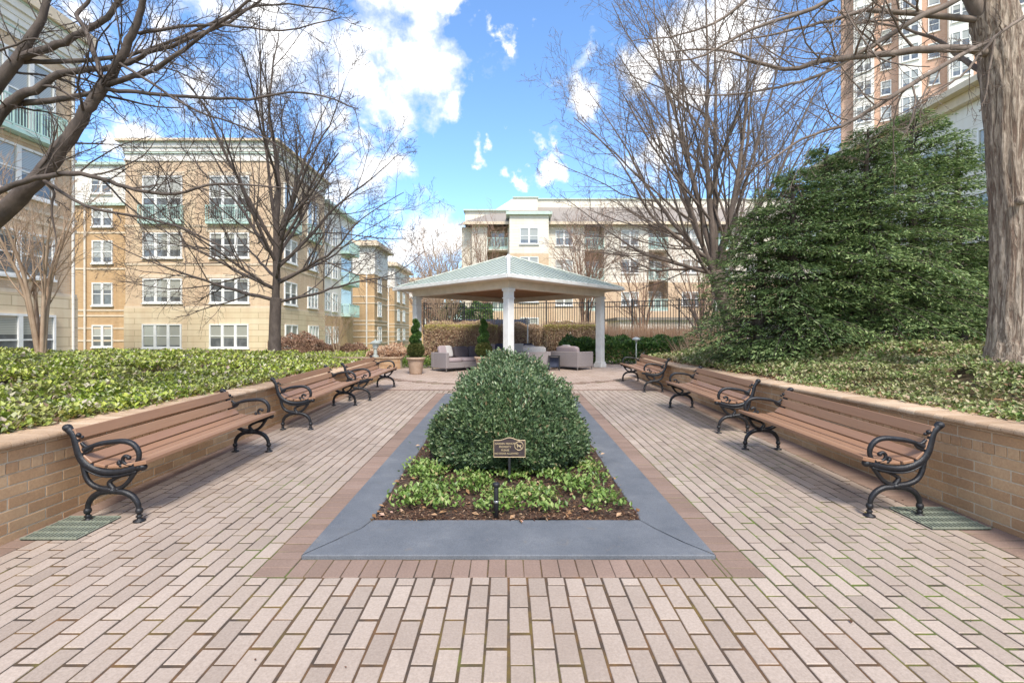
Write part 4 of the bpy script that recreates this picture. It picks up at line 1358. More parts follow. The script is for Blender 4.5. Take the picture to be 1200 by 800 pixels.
small_tree('crape_myrtle', -12.4, 12.9, 1.0, 4.2, 1.5, 7, 41, 'pale multi-stemmed bare crape myrtle at the far left by the building corner', M['bark_pale'], .06)
small_tree('bare_shrub_tree', -3.4, 26.5, .35, 4.6, 2.2, 9, 42, 'tan vase-shaped bare tree behind the left side of the pavilion', M['bark_pale'], .045, dens=1.25)
small_tree('bare_shrub_tree', -10.6, 30, .1, 2.9, 1.0, 7, 43, 'small pale bare shrub tree against the distant brown facade', M['bark_pale'], .03)
small_tree('bare_tree', -5.8, 44, 0, 10.5, 3.2, 7, 44, 'pale leafless tree standing left of the cream building', M['bark_pale'], .10, dens=1.2)
small_tree('bare_tree', -2.0, 44, 0, 12.0, 1.8, 6, 45, 'slim leafless tree before the left corner of the cream building', M['bark_red'], .10)
small_tree('bare_tree', 6.2, 40, 0, 10.5, 2.7, 8, 46, 'reddish twiggy tree in front of the middle of the cream building', M['bark_red'], .10, dens=1.25)
small_tree('bare_tree', 9.9, 36, 0, 8.0, 2.4, 7, 47, 'leafless tree before the second balcony column of the cream building', M['bark_red'], .08)
small_tree('bare_tree', 15.0, 38, 0, 9.0, 3.0, 7, 48, 'leafless reddish tree beside the evergreen, before the cream building', M['bark_red'], .09)
small_tree('bare_shrub_tree', 8.0, 19.5, .5, 3.4, 2.4, 8, 49, 'arching bare shrub tree by the fence left of the evergreen', M['bark_mid'], .045)
small_tree('bare_tree', -8.5, 60, 0, 11.0, 4, 8, 50, 'distant leafless tree between the brown buildings and the pavilion', M['bark_red'], .12, dens=1.2)
small_tree('bare_tree', -12.5, 74, 0, 11.0, 4, 8, 51, 'most distant leafless tree beside the row of brown buildings', M['bark_red'], .14, dens=1.2)

# ------------------------------------------------------------------ evergreen
def evergreen():
    root = thing('evergreen_tree', (7.8, 10.8, 1.3), 'broad dark green layered evergreen with several trunks right of the benches', 'tree')
    off = root.location
    stems = [(890, 245, 10.6, 1.62), (930, 200, 10.2, 1.8), (970, 172, 10.9, 2.0), (1018, 150, 10.3, 2.1), (1072, 132, 10.9, 2.2), (1122, 168, 11.2, 1.6), (1160, 235, 11.6, 1.3)]
    Ps = []; As = []; Ns = []; Ls = []
    br = MB()
    rr = random.Random(5)
    for si, (px_, py_, d, R) in enumerate(stems):
        top = P(px_, py_, d); bz = float(bed_right(top.x, d)) - .05
        H = top.z - bz
        tb = MB(); pts = [Vector((top.x + rr.gauss(0, .05), d + rr.gauss(0, .05), bz)), Vector((top.x, d, bz + H * .4)), Vector((top.x + rr.gauss(0, .06), d, bz + H * .8)), top]
        tb.tube(spl(pts, 5), lerp_list([.13, .10, .05, .012], 16), 10)
        tb.build('trunk', M['bark_dark'], root, True, off=off)
        nb_ = int((150 if px_ < 1100 else 115) * H / 4.5)
        for k in range(nb_):
            t = (k + rr.random()) / nb_                    # 0 bottom .. 1 top
            z0_ = .30 if px_ < 950 else .62
            z = bz + z0_ + (H - z0_ - .05) * t
            az = rr.uniform(0, 2 * math.pi)
            ln = R * (1 - t ** 1.5) ** .75 * rr.uniform(.62, 1.05) + .18
            if t < .08: ln *= .75
            dirv = Vector((math.cos(az), math.sin(az), .15 + .35 * t))
            m = max(4, int(ln / .11))
            p = Vector((top.x, d, z)); path = [p.copy()]
            for q in range(m):
                dirv.z -= .05 + .02 * rr.random()
                dirv.normalize(); p = p + dirv * (ln / m); path.append(p.copy())
            br.tube(path, lerp_list([.018, .004], len(path)), 3, cap=False)
            if p.z < 1.3 and p.x < 4.6: continue
            side = Vector((-math.sin(az), math.cos(az), 0))
            for q in range(2, m + 1):
                f = q / m
                if f < .22 or rr.random() < .08: continue
                w = .42 * (1 - abs(f - .62)) * min(1, ln / 1.2) + .06
                for s_ in (-1, 1):
                    for u in range(3):
                        bw = side * s_ * w * (u + rr.random()) / 3 + Vector((rr.gauss(0, .03), rr.gauss(0, .03), rr.gauss(0, .025) - .05 * (u + 1) / 3))
                        c = path[q] + bw
                        for e in range(5):
                            Ps.append(c + Vector((rr.gauss(0, .035), rr.gauss(0, .035), rr.gauss(0, .012))))
                            a = (side * s_ * rr.uniform(.1, 1) + Vector((math.cos(az), math.sin(az), 0)) * rr.uniform(.3, 1) + Vector((rr.gauss(0, .3), rr.gauss(0, .3), -.25 + rr.gauss(0, .25))))
                            As.append(a); Ns.append(Vector((rr.gauss(0, .35) + math.cos(az) * .3, rr.gauss(0, .35) + math.sin(az) * .3, 1)))
                            Ls.append(rr.uniform(.05, .11))
    Pn = np.array(Ps); A = np.array(As); N = unit(np.array(Ns)); L = np.array(Ls)
    V, T = leaf_arrays(Pn, A, N, L, L * .32, .15)
    print('evergreen leaves', len(Pn))
    np_obj('crown', V, T, M['yew'], root, off=off)
    br.build('branches', M['bark_dark'], root, off=off)


evergreen()

# ------------------------------------------------------------------ hedges, grasses
def leafy_box(name, label, cat, x0, x1, y0, y1, z0, z1, n, mat, size, lump=.08, round_=.25, tips=None, stems=0, twigmat=None, kind=None, up=.3):
    root = thing(name, ((x0 + x1) / 2, (y0 + y1) / 2, z0), label, cat)
    off = root.location
    def pts(n, topbias=False):
        u = RNG.uniform(0, 1, n); v = RNG.uniform(0, 1, n)
        face = RNG.choice(5, n, p=[.36, .12, .1, .1, .32])
        x = x0 + (x1 - x0) * u; y = y0 + (y1 - y0) * v; z = z0 + (z1 - z0) * v
        x = np.where(face == 2, x0, np.where(face == 3, x1, x))
        y = np.where(face == 0, y0, np.where(face == 1, y1, np.where((face == 2) | (face == 3), y0 + (y1 - y0) * u, y)))
        z = np.where(face == 4, z1, z0 + (z1 - z0) * RNG.uniform(0, 1, n) ** .8)
        if topbias: z = z1 - RNG.exponential(.07, n)
        # rounding
        hx = np.minimum(x - x0, x1 - x); hy = np.minimum(y - y0, y1 - y)
        rr_ = np.clip(1 - np.minimum(hx, hy + .05) / round_, 0, 1) * np.clip((z - (z1 - round_)) / round_, 0, 1)
        z = z - rr_ * round_ * .5
        dep = RNG.exponential(.05, n)
        cx = (x0 + x1) / 2; cy = (y0 + y1) / 2
        lm = lump * (np.sin(x * 3.1) + np.sin(x * 7.7 + z * 5) + np.sin(y * 4 + z * 3 + 1)) / 2
        y = y + np.sign(cy - y) * (dep - lm * .5) * (face != 4)
        z = z + np.where(face == 4, lm - dep, 0)
        z = np.maximum(z, z0)
        return np.stack([x, y, z], 1)
    Pn = pts(n)
    A = unit(rnd_dirs(n) + np.array([0, 0, up])); N = unit(rnd_dirs(n) + np.array([0, -.5, .6]))
    L = RNG.uniform(size * .7, size * 1.3, n)
    V, T = leaf_arrays(Pn, A, N, L, L * .5, .2)
    np_obj('foliage', V, T, mat, root, off=off)
    if tips:
        m = int(n * .55)
        Pt = pts(m, True); Pt[:, 2] -= RNG.exponential(.05, m); Pt[:, 2] += .02
        A = unit(rnd_dirs(m) * .6 + np.array([0, 0, 1])); N = rnd_dirs(m)
        L = RNG.uniform(size * .6, size * 1.2, m)
        V, T = leaf_arrays(Pt, A, N, L, L * .35, .2)
        np_obj('new_growth', V, T, tips, root, off=off)
    if stems:
        st = MB()
        for k in range(stems):
            x = random.uniform(x0, x1); y = random.uniform(y0, y1)
            p = Vector((x, y, z0)); e = Vector((x + random.gauss(0, .15), y + random.gauss(0, .1), z0 + (z1 - z0) * random.uniform(.8, 1.08)))
            st.tube([p, p.lerp(e, .5) + Vector((random.gauss(0, .04), random.gauss(0, .04), 0)), e], [.012, .008, .003], 3, cap=False)
        st.build('stems', twigmat or M['bark_red'], root, off=off)
    return root


Z0 = hp(19)
leafy_box('winter_hedge', 'clipped tan hedge with yellow green top behind the left sofa', 'hedge', -3.9, -.55, 22.6, 23.8, Z0, 2.28, 20000, M['tanhedge'], .075, .08, .4, M['yellowtip'], 700)
leafy_box('winter_hedge', 'clipped tan hedge with yellow green top behind the pavilion middle', 'hedge', 1.7, 4.3, 22.6, 23.6, Z0, 2.28, 15000, M['tanhedge'], .075, .08, .4, M['yellowtip'], 500)
leafy_box('winter_hedge', 'lower tan hedge between the two yellow topped hedges', 'hedge', -.6, 1.75, 22.9, 23.7, Z0, 2.15, 9000, M['tanhedge'], .075, .12, .3, None, 400)
leafy_box('laurel_hedge', 'dark glossy green hedge behind the right pavilion column', 'hedge', 2.3, 8.2, 20.4, 21.6, Z0, 1.48, 17000, M['darkhedge'], .12, .14, .35)
leafy_box('low_shrub', 'low pale green shrub beside the terracotta pot', 'shrub', -4.1, -2.6, 18.2, 18.9, Z0, .85, 2500, M['pachy'], .08, .1, .3)
leafy_box('red_shrub', 'long low reddish brown shrub row before the brown facade', 'shrub', -13.6, -9.2, 30.5, 31.6, .05, 1.0, 6000, M['redshrub'], .11, .15, .3)
leafy_box('red_shrub', 'rounded reddish brown shrub at the corner of the tan building', 'shrub', -13.3, -10.8, 26.8, 28.6, .15, 1.65, 7000, M['redshrub'], .10, .2, .6, None, 200)
leafy_box('low_shrub', 'yellow green low planting behind the crossing brick wall', 'shrub', -11, -5.0, 23.5, 27.5, .30, .70, 9000, M['cover'], .12, .1, .3)
leafy_box('low_shrub', 'straw coloured planting left of the pavilion', 'shrub', -6.2, -3.9, 21.5, 24.5, Z0, 1.05, 6000, M['reed'], .14, .15, .3, None, 200)
leafy_box('yellow_shrub', 'yellow green broad leaved shrub between the evergreen and the big trunk', 'shrub', 9.9, 12.6, 11.2, 12.4, 1.25, 2.35, 3600, M['pachy'], .13, .25, .5, None, 80)


def grasses(x0, x1, y0, y1, z0, h, n, name, label, lean=.15):
    x = RNG.uniform(x0, x1, n); y = RNG.uniform(y0, y1, n)
    A = np.stack([RNG.normal(0, lean, n), RNG.normal(0, lean, n), np.ones(n)], 1)
    L = RNG.uniform(.6, 1.05, n) * h
    V, T = leaf_arrays(np.stack([x, y, np.full(n, z0)], 1), A, rnd_dirs(n), L, RNG.uniform(.012, .03, n), .3)
    return tag(np_obj(name, V, T, M['reed']), label, 'grass', kind='stuff')


grasses(4.2, 11.0, 23.2, 24.5, Z0, 1.95, 6500, 'dry_grass', 'tall dry tan grass along the foot of the black fence')
grasses(6.7, 8.8, 17.2, 18.8, .45, 1.7, 900, 'dry_grass', 'loose orange tan dry grass at the end of the right bed', .5)
grasses(9.0, 16, 13.5, 15, 1.0, 1.2, 1500, 'dry_grass', 'dry tan grass seen beneath the evergreen', .3)

# ------------------------------------------------------------------ topiary pots
def topiary(x, y, label, seed):
    root = thing('potted_topiary', (x, y, hp(y)), label, 'potted plant', 'clay pots with spiral topiary at the pavilion')
    pot = MB().lathe([(.19, 0), (.20, .02), (.265, .46), (.27, .475), (.315, .485), (.315, .55), (.30, .56), (.285, .56), (.275, .50), (.02, .50)], (0, 0, 0), 28)
    pot.build('pot', M['clay'], root, True)
    MB().lathe([(.27, .50), (.2, .515), (.01, .52)], (0, 0, 0), 20).build('soil', M['soil'], root, True)
    n = 7000
    d = rnd_dirs(n); r = .25 * (1 - RNG.exponential(.06, n)); p = d * r[:, None] * np.array([1.05, 1.05, .95]) + np.array([0, 0, .79])
    V1, T1 = leaf_arrays(p, unit(d + rnd_dirs(n)), unit(d + rnd_dirs(n) * .7), RNG.uniform(.04, .06, n), .035, .2)
    np_obj('ball', V1, T1, M['boxleaf'], root)
    m = 8000
    t = RNG.uniform(0, 1, m); a = t * 2 * math.pi * 2.3 + 1.0
    rc = .075 * (1 - t * .7); th = .145 * (1 - .55 * t)
    c = np.stack([np.cos(a) * rc, np.sin(a) * rc, 1.02 + t * .75], 1)
    d = rnd_dirs(m)
    p = c + d * th[:, None] * np.array([1, 1, .75])
    V2, T2 = leaf_arrays(p, unit(d + rnd_dirs(m)), unit(d + rnd_dirs(m) * .7), RNG.uniform(.035, .055, m), .028, .2)
    np_obj('spiral', V2, T2, M['darkhedge'] if seed else M['darkhedge'], root)
    MB().tube([(0, 0, .5), (0.01, 0, 1.1), (0, 0, 1.6)], [.02, .016, .008], 8).build('stem', M['bark_dark'], root, True)
    return root


topiary(-3.07, 16.1, 'beige clay pot with spiral topiary standing left of the sofa', 0)
topiary(-.84, 16.4, 'spiral topiary rising behind the holly left of the front column', 1)

# ------------------------------------------------------------------ pavilion
def pavilion():
    C = Vector((0.0, 18.6, hp(18.6)))
    root = thing('pavilion', C, 'square open pavilion with pale green metal roof and white columns', 'pavilion', rot=(0, 0, math.radians(45)))
    z0 = 0
    a = 3.5 / math.sqrt(2)         # half side to column centres
    e = 4.35 / math.sqrt(2)        # half side of the eaves
    BB, BT = 3.14 - C.z, 3.42 - C.z
    AP = 4.66 - C.z
    col = None
    for sx_ in (-1, 1):
        for sy_ in (-1, 1):
            m = MB()
            x, y = sx_ * a, sy_ * a
            w = .125
            m.bbox(-w, w, -w, w, .18, BB - .02, .012)
            m.bbox(-w - .05, w + .05, -w - .05, w + .05, 0, .15, .012); m.bbox(-w - .025, w + .025, -w - .025, w + .025, .15, .21, .012)
            m.bbox(-w - .02, w + .02, -w - .02, w + .02, BB - .32, BB - .29, .006)
            m.bbox(-w - .03, w + .03, -w - .03, w + .03, BB - .09, BB - .002, .012)
            if col is None:
                o = m.build('column', M['white'], root); col = o
            else:
                o = col.copy(); COL.objects.link(o); o.parent = root
            o.location = (x, y, 0)
    b = MB(); t = .12; q = a + t
    for s_ in (-1, 1):
        b.box(-q, q, s_ * a - t, s_ * a + t, BB, BT)
        b.box(s_ * a - t, s_ * a + t, -a + t + .002, a - t - .002, BB + .002, BT)
    b.build('beam', M['cream'], root)
    # soffit and wooden ceiling
    s = MB()
    s.box(-e + .05, e - .05, -e + .05, -q + .0, BT - .03, BT - .004); s.box(-e + .05, e - .05, q, e - .05, BT - .03, BT - .004)
    s.box(-e + .05, -q, -q + .001, q - .001, BT - .03, BT - .004); s.box(q, e - .05, -q + .001, q - .001, BT - .03, BT - .004)
    s.build('soffit', M['cream'], root)
    MB().box(-a + t + .002, a - t - .002, -a + t + .002, a - t - .002, BT - .10, BT - .07).build('ceiling', M['ceiling'], root)
    g = MB()
    for s_ in (-1, 1):
        y0, y1 = sorted((s_ * e, s_ * (e + .07)))
        g.bbox(-e - .07, e + .07, y0, y1, BT - .05, BT + .07, .012); g.bbox(y0, y1, -e + .001, e - .001, BT - .05, BT + .07, .012)
    g.build('gutter', M['white'], root)
    r = MB(); er = e + .03; zr = BT + .055
    cs = [(-er, -er), (er, -er), (er, er), (-er, er)]
    tp = .10
    ts = [(-tp, -tp), (tp, -tp), (tp, tp), (-tp, tp)]
    vs = [(x, y, zr) for x, y in cs] + [(x, y, AP) for x, y in ts] + [(x, y, zr - .04) for x, y in cs]
    r.add(vs, [(0, 1, 5, 4), (1, 2, 6, 5), (2, 3, 7, 6), (3, 0, 4, 7), (4, 5, 6, 7), (8, 11, 10, 9), (0, 8, 9, 1), (1, 9, 10, 2), (2, 10, 11, 3), (3, 11, 8, 0)])
    ro = r.build('roof', M['greenroof'], root)
    sm_ = MB()
    slope = (AP - zr) / (er - tp)
    for k4 in range(4):
        R = Matrix.Rotation(k4 * math.pi / 2, 4, 'Z')
        n = 9
        for k in range(-n, n + 1):
            x = k * er / (n + .5)
            # seam runs up the slope until it meets the hip
            yt = -max(abs(x), tp)
            za = zr; zb = zr + slope * (er + yt)
            p0 = R @ Vector((x, -er, za + .006)); p1 = R @ Vector((x, yt, zb + .006))
            if (p1 - p0).length < .05: continue
            sd2 = R @ Vector((.016, 0, 0)); up = Vector((0, 0, .017))
            sm_.add([p0 - sd2 - up, p0 + sd2 - up, p0 + sd2 + up, p0 - sd2 + up, p1 - sd2 - up, p1 + sd2 - up, p1 + sd2 + up, p1 - sd2 + up],
                    [(0, 1, 2, 3), (7, 6, 5, 4), (0, 4, 5, 1), (1, 5, 6, 2), (2, 6, 7, 3), (3, 7, 4, 0)])
    sm_.build('standing_seams', M['seam'], ro)
    for k, (x, y) in enumerate(cs):
        hc = MB(); hc.tube([(x, y, zr + .02), (x * tp / er, y * tp / er, AP + .02)], [.05, .08] if k == 0 else [.03, .035], 6)
        hc.build('hip_cap', M['white'] if k == 0 else M['greenroof'], ro)
    MB().lathe([(.20, AP - .06), (.19, AP + .0), (.12, AP + .05), (.02, AP + .07)], (0, 0, 0), 4).build('roof_cap', M['white'], ro)


pavilion()

# ------------------------------------------------------------------ outdoor furniture
def cushion(mb, x0, x1, y0, y1, z0, z1, tilt=0, axis='X', rot=0):
    c = Vector(((x0 + x1) / 2, (y0 + y1) / 2, (z0 + z1) / 2))
    sx_, sy_, sz_ = (x1 - x0) / 2, (y1 - y0) / 2, (z1 - z0) / 2
    R = Matrix.Rotation(rot, 4, 'Z') @ Matrix.Rotation(tilt, 4, axis)
    n = 14; vs = []; fs = []
    for i in range(n + 1):
        th = -math.pi / 2 + math.pi * i / n
        for k in range(24):
            ph = 2 * math.pi * k / 24
            def se(v, p): return math.copysign(abs(v) ** p, v)
            v = Vector((sx_ * se(math.cos(th), .35) * se(math.cos(ph), .35), sy_ * se(math.cos(th), .45) * se(math.sin(ph), .45), sz_ * se(math.sin(th), .4)))
            vs.append(c + (R @ v))
    for i in range(n):
        for k in range(24):
            fs.append((i * 24 + k, i * 24 + (k + 1) % 24, (i + 1) * 24 + (k + 1) % 24, (i + 1) * 24 + k))
    mb.add(vs, fs)


def sofa(x, y, rz, L, label, back, pillows, group=True):
    """local: x along the length, front towards -y, width .9"""
    root = thing('outdoor_sofa', (x, y, hp(y)), label, 'sofa', 'grey woven sofas under the pavilion', (0, 0, rz))
    D = .88
    b = MB(); b.bbox(-L / 2 + .14, L / 2 - .14, -D / 2 + .02, D / 2 - .14, .10, .30, .015); b.build('base', M['wicker'], root)
    for s_ in (-1, 1):
        x0, x1 = sorted((s_ * L / 2, s_ * (L / 2 - .14)))
        MB().bbox(x0, x1, -D / 2, D / 2 - .142, .10, .64, .015).build('arm', M['wicker'], root)
    MB().bbox(-L / 2, L / 2, D / 2 - .14, D / 2, .10, .64, .015).build('back', M['wicker'], root)
    c = MB(); k = max(1, round((L - .28) / .75)); w = (L - .28) / k
    for i in range(k):
        cushion(c, -L / 2 + .14 + i * w + .004, -L / 2 + .14 + (i + 1) * w - .004, -D / 2 + .03, D / 2 - .14, .29, .45)
    c.build('seat_cushion', M['cush_pink'], root, True)
    c = MB()
    for i in range(k):
        cushion(c, -L / 2 + .15 + i * w, -L / 2 + .14 + (i + 1) * w - .01, D / 2 - .34, D / 2 - .16, .42, .84, -.18)
    c.build('back_cushion', back, root, True)
    for (u, mat) in pillows:
        c = MB(); cushion(c, u - .22, u + .22, D / 2 - .48, D / 2 - .34, .46, .88, -.3); c.build('pillow', mat, root, True)
    for sx_ in (-1, 1):
        for sy_ in (-1, 1):
            MB().box(sx_ * (L / 2 - .04) - .015, sx_ * (L / 2 - .04) + .015, sy_ * (D / 2 - .04) - .015, sy_ * (D / 2 - .04) + .015, 0, .10).build('leg', M['chrome'], root)


q45 = math.radians(45)
sofa(-2.37 + .55 * .707 * 1.9, 17.0 + 1.05 * .707, q45, 2.3, 'grey woven sofa with charcoal back cushions beside the potted topiary', M['cush_dark'], [(-.75, M['cush_light']), (-.9, M['cush_pink'])])
sofa(.15, 20.35, 0, 2.2, 'grey woven sofa at the back behind the front column', M['cush_pink'], [(-.5, M['cush_navy']), (.3, M['cush_light']), (.65, M['cush_navy'])])
sofa(2.32, 18.0, math.radians(-48) + math.pi, 1.35, 'grey woven armchair nearest the right pavilion column', M['cush_pink'], [(.2, M['cush_light'])])
sofa(.93, 17.85, math.radians(182), 1.15, 'grey woven armchair with its back to the holly hedge', M['cush_light'], [(.2, M['cush_light'])])
st = thing('side_table', (1.62, 17.35, hp(17.35)), 'small dark square side table between the two grey armchairs', 'table')
MB().bbox(-.2, .2, -.2, .2, .50, .53, .004).build('table_top', M['black'], st)
for a in (-1, 1):
    for b in (-1, 1):
        MB().box(a * .18 - .015, a * .18 + .015, b * .18 - .015, b * .18 + .015, 0, .498).build('leg', M['black'], st)
MB().box(-.17, .17, -.005, .005, .12, .46).build('side_panel', M['navy'], st)

# ------------------------------------------------------------------ lamps and small items
def lantern(x, y, z, label):
    r = thing('garden_lantern', (x, y, z), label, 'lamp')
    MB().lathe([(.13, 0), (.13, .05), (.07, .08), (.06, .30), (.10, .34)], (0, 0, 0), 8).build('post', M['greenroof'], r)
    MB().lathe([(.09, .34), (.10, .36), (.12, .50), (.11, .51)], (0, 0, 0), 8).build('lamp_glass', M['clear'], r)
    MB().lathe([(.20, .50), (.21, .53), (.10, .60), (.03, .63), (.03, .68)], (0, 0, 0), 8).build('cap', M['greenroof'], r)


lantern(-4.95, 18.08, .862, 'small pale green lantern on the crossing brick wall')
r = thing('path_lamp', (5.3, 20.2, Z0), 'pale mushroom path lamp poking out of the dark hedge', 'lamp')
MB().tube([(0, 0, 0), (0, 0, .95)], .025, 10).build('post', M['greenroof'], r, True)
MB().lathe([(.04, .93), (.05, 1.0), (.17, 1.03), (.15, 1.09), (.05, 1.14)], (0, 0, 0), 16).build('shade', M['clear'], r, True)
r = thing('lamp_post', (.87, 22.2, Z0), 'thin white lamp post standing before the hedge', 'lamp')
MB().tube([(0, 0, 0), (0, 0, 1.75)], .03, 10).build('post', M['white'], r, True)
MB().lathe([(.05, 1.72), (.08, 1.76), (.08, 1.95), (.02, 2.0)], (0, 0, 0), 12).build('head', M['white'], r, True)

# ------------------------------------------------------------------ black fence
def fence(a, b, ztop, zbot, label):
    A = Vector((a[0], a[1], 0)); B = Vector((b[0], b[1], 0))
    root = thing('metal_fence', (A.x, A.y, zbot), label, 'fence', 'black metal fence behind the hedges')
    off = root.location
    L = (B - A).length; d = (B - A).normalized(); ang = math.atan2(d.y, d.x)
    R = Matrix.Translation(A) @ Matrix.Rotation(ang, 4, 'Z')
    m = MB()
    for z in (ztop - .04, ztop - .28, zbot + .2):
        m.box(0, L, -.018, .018, z - .02, z + .02, R)
    m.build('rail', M['black'], root, off=off)
    m = MB(); k = 0
    x = .12
    while x < L:
        m.box(x - .015, x + .015, -.011, .011, zbot, ztop + .0, R); x += .125
    m.build('pickets', M['black'], root, off=off)
    n = int(L / 1.9)
    for i in range(n + 1):
        x = L * i / n
        MB().box(x - .035, x + .035, -.035, .035, zbot - .1, ztop + .08, R).build('post', M['black'], root, off=off)


fence((-4.6, 26.5), (4.2, 25.6), 3.42, .3, 'black picket fence section behind the pavilion')
fence((4.2, 25.6), (12.5, 22.0), 3.42, .3, 'black picket fence section right of the pavilion running behind the evergreen')
r = thing('privacy_screen', (-2.2, 27.2, .2), 'navy fabric screen behind the fence left of the front column', 'screen')
MB().bbox(-2.0, 3.2, 0, .05, 0, 2.35, .01).build('fabric', M['navy'], r)
m = MB()
for x in (-1.95, 0, 1.6, 3.15):
    m.tube([(x, .08, 0), (x, .08, 2.45)], .03, 8)
m.build('frame', M['black'], r)
leafy_box('dark_shrub', 'dark evergreen shrub behind the fence seen under the pavilion roof', 'shrub', -4.0, -1.0, 28.2, 29.4, 0, 3.7, 9000, M['darkhedge'], .13, .3, 1.2)

# walkway
mb = MB()
mb.add([(-16, 18.9, .42), (-6.4, 16.9, .43), (-6.4, 18.9, .44), (-9, 24.0, .42), (-15, 25, .30), (-22, 24, .28)], [(0, 1, 2, 3, 4, 5)])
tag(mb.build('walkway', M['concrete']), kind='structure')

# ------------------------------------------------------------------ buildings
WCACHE = {}


def window_obj(w, h, lights, parent, origin, ang, depth=.10, split=True):
    """window centred on x at origin, z from 0 to h, facing local -y"""
    key = (round(w, 2), round(h, 2), lights, split)
    if key not in WCACHE:
        f = MB(); t = .09; d0, d1 = -depth, .02
        f.box(-w / 2, w / 2, d0, d1, 0, t); f.box(-w / 2, w / 2, d0, d1, h - t, h)
        lw = w / lights
        for k in range(lights + 1):
            x = -w / 2 + k * lw
            hw = t if 0 < k < lights else t / 2
            xa = max(x - hw, -w / 2); xb = min(x + hw, w / 2)
            if k == 0: xb = xa + t
            if k == lights: xa = xb - t
            f.box(xa, xb, d0 + .004, d1, t + .001, h - t - .001)
        if split:
            for k in range(lights):
                f.box(-w / 2 + k * lw + t, -w / 2 + (k + 1) * lw - t, d0 + .03, d1, h * .5 - .03, h * .5 + .03)
        f.box(-w / 2 - .06, w / 2 + .06, d0 - .05, d1, -.09, -.002)
        g = MB(); g.box(-w / 2 + .05, w / 2 - .05, -.035, -.03, -h / 2 + .05, h / 2 - .05)
        of = f.build('window', M['frame']); og = g.build('pane', M['glass'])
        WCACHE[key] = (of.data, og.data)
        bpy.data.objects.remove(of); bpy.data.objects.remove(og)
    a, b = WCACHE[key]
    o = bpy.data.objects.new('window', a); COL.objects.link(o); o.parent = parent
    o.location = Vector(origin) - parent.location; o.rotation_euler = (0, 0, ang)
    p = bpy.data.objects.new('pane', b); COL.objects.link(p); p.parent = o; p.location = (0, 0, h / 2)
    return o


def balcony(w, dp, h, parent, origin, ang, mat, slab_t=.15):
    root = bpy.data.objects.new('balcony', None)
    s = MB(); s.box(-w / 2, w / 2, -dp, 0, -slab_t, 0)
    so_ = s.build('balcony', mat, parent); so_.location = Vector(origin) - parent.location; so_.rotation_euler = (0, 0, ang)
    bpy.data.objects.remove(root)
    r = MB()
    r.box(-w / 2, w / 2, -dp, -dp + .05, h - .06, h); r.box(-w / 2, w / 2, -dp, -dp + .04, .06, .12)
    for s_ in (-1, 1):
        x0, x1 = sorted((s_ * w / 2, s_ * (w / 2 - .05)))
        r.box(x0, x1, -dp + .05, 0, h - .06, h); r.box(x0, x1, -dp + .05, 0, .06, .12)
        n = int(dp / .12)
        for k in range(n):
            y = -dp + .06 + k * .12; r.box(x0 + .01, x1 - .01, y, y + .02, .12, h - .06)
    n = int(w / .12)
    for k in range(n + 1):
        x = -w / 2 + .02 + (w - .06) * k / n
        r.box(x, x + .022, -dp + .01, -dp + .035, .12, h - .06)
    for x in np.linspace(-w / 2, w / 2 - .06, 4):
        r.box(x, x + .06, -dp - .002, -dp + .055, 0, h + .02)
    r.build('railing', mat, so_)


def bpart(root, name, mat, boxes):
    m = MB()
    for b in boxes: m.box(*b)
    return m.build(name, mat, root, off=root.location)


BG = 'apartment buildings round the courtyard'
# --- main tan building (front y=33, side x=-16)
Y1 = 33.0; X0, X1 = -26.0, -15.9
A_ = thing('apartment_building', (-21, 37, 0), 'four storey tan brick apartment building with cream stone base left of the bare tree', 'building', BG)
bpart(A_, 'wall', M['tan'], [(X0, X1, Y1, 42, 3.5, 13.45)])
bpart(A_, 'stone_base', M['stone'], [(X0 - .06, X1 + .06, Y1 - .06, 42.001, -.6, 3.499)])
cn = [(X0 - .08, X1 + .08, Y1 - .08, 42.0, 13.451, 13.62), (X0 - .03, X1 + .03, Y1 - .03, 42.002, 13.621, 14.1), (X0 - .22, X1 + .22, Y1 - .22, 42.2, 14.35, 14.62), (X0 - .12, X1 + .12, Y1 - .12, 42.1, 14.10, 14.35)]
bpart(A_, 'cornice', M['whitewall'], cn)
bpart(A_, 'cornice_trim', M['greentrim'], [(X0 - .25, X1 + .25, Y1 - .25, 42.25, 14.621, 14.70), (X0 - .13, X1 + .13, Y1 - .13, 42.05, 13.95, 14.02)])
bpart(A_, 'roof', M['band'], [(X0 - .45, X1 + .45, Y1 - .45, 42.4, 14.701, 14.86)])
bd = []
for z in (3.501, 6.40, 9.0):
    bd.append((X0 - .04, X1 + .04, Y1 - .04, 42.003, z, z + .14))
bpart(A_, 'stone_band', M['band'], bd)
wx = [-23.45, -18.9]
lint = []
lint = []
for x in wx:
    for z, h in ((.80, 1.62), (3.85, 1.65), (6.9, 1.7)):
        window_obj(2.66, h, 3, A_, (x, Y1 - (.06 if z < 3 else 0), z), 0)
        if z > 3: lint.append((x - 1.6, x + 1.6, Y1 - .05, Y1 + .01, z + h + .05, z + h + .27))
    window_obj(2.7, 3.0, 3, A_, (x, Y1 - .0, 9.45), 0)
    balcony(2.95, .35, 1.1, A_, (x, Y1, 9.3), 0, M['greenrail'])
    lint.append((x - 1.5, x + 1.5, Y1 - .06, Y1 + .01, 12.5, 12.72))
for y in (35.4, 39.4):
    for z, h in ((.80, 1.62), (3.85, 1.65), (6.9, 1.7)):
        window_obj(2.0, h, 3 if y > 38 else 2, A_, (X1 + (.06 if z < 3 else 0), y, z), math.pi / 2)
    window_obj(2.1, 3.0, 2, A_, (X1, y, 9.45), math.pi / 2)
    balcony(2.4, .35, 1.1, A_, (X1, y, 9.3), math.pi / 2, M['greenrail'])
for b_ in lint:
    bpart(A_, 'lintel', M['band'], [b_])

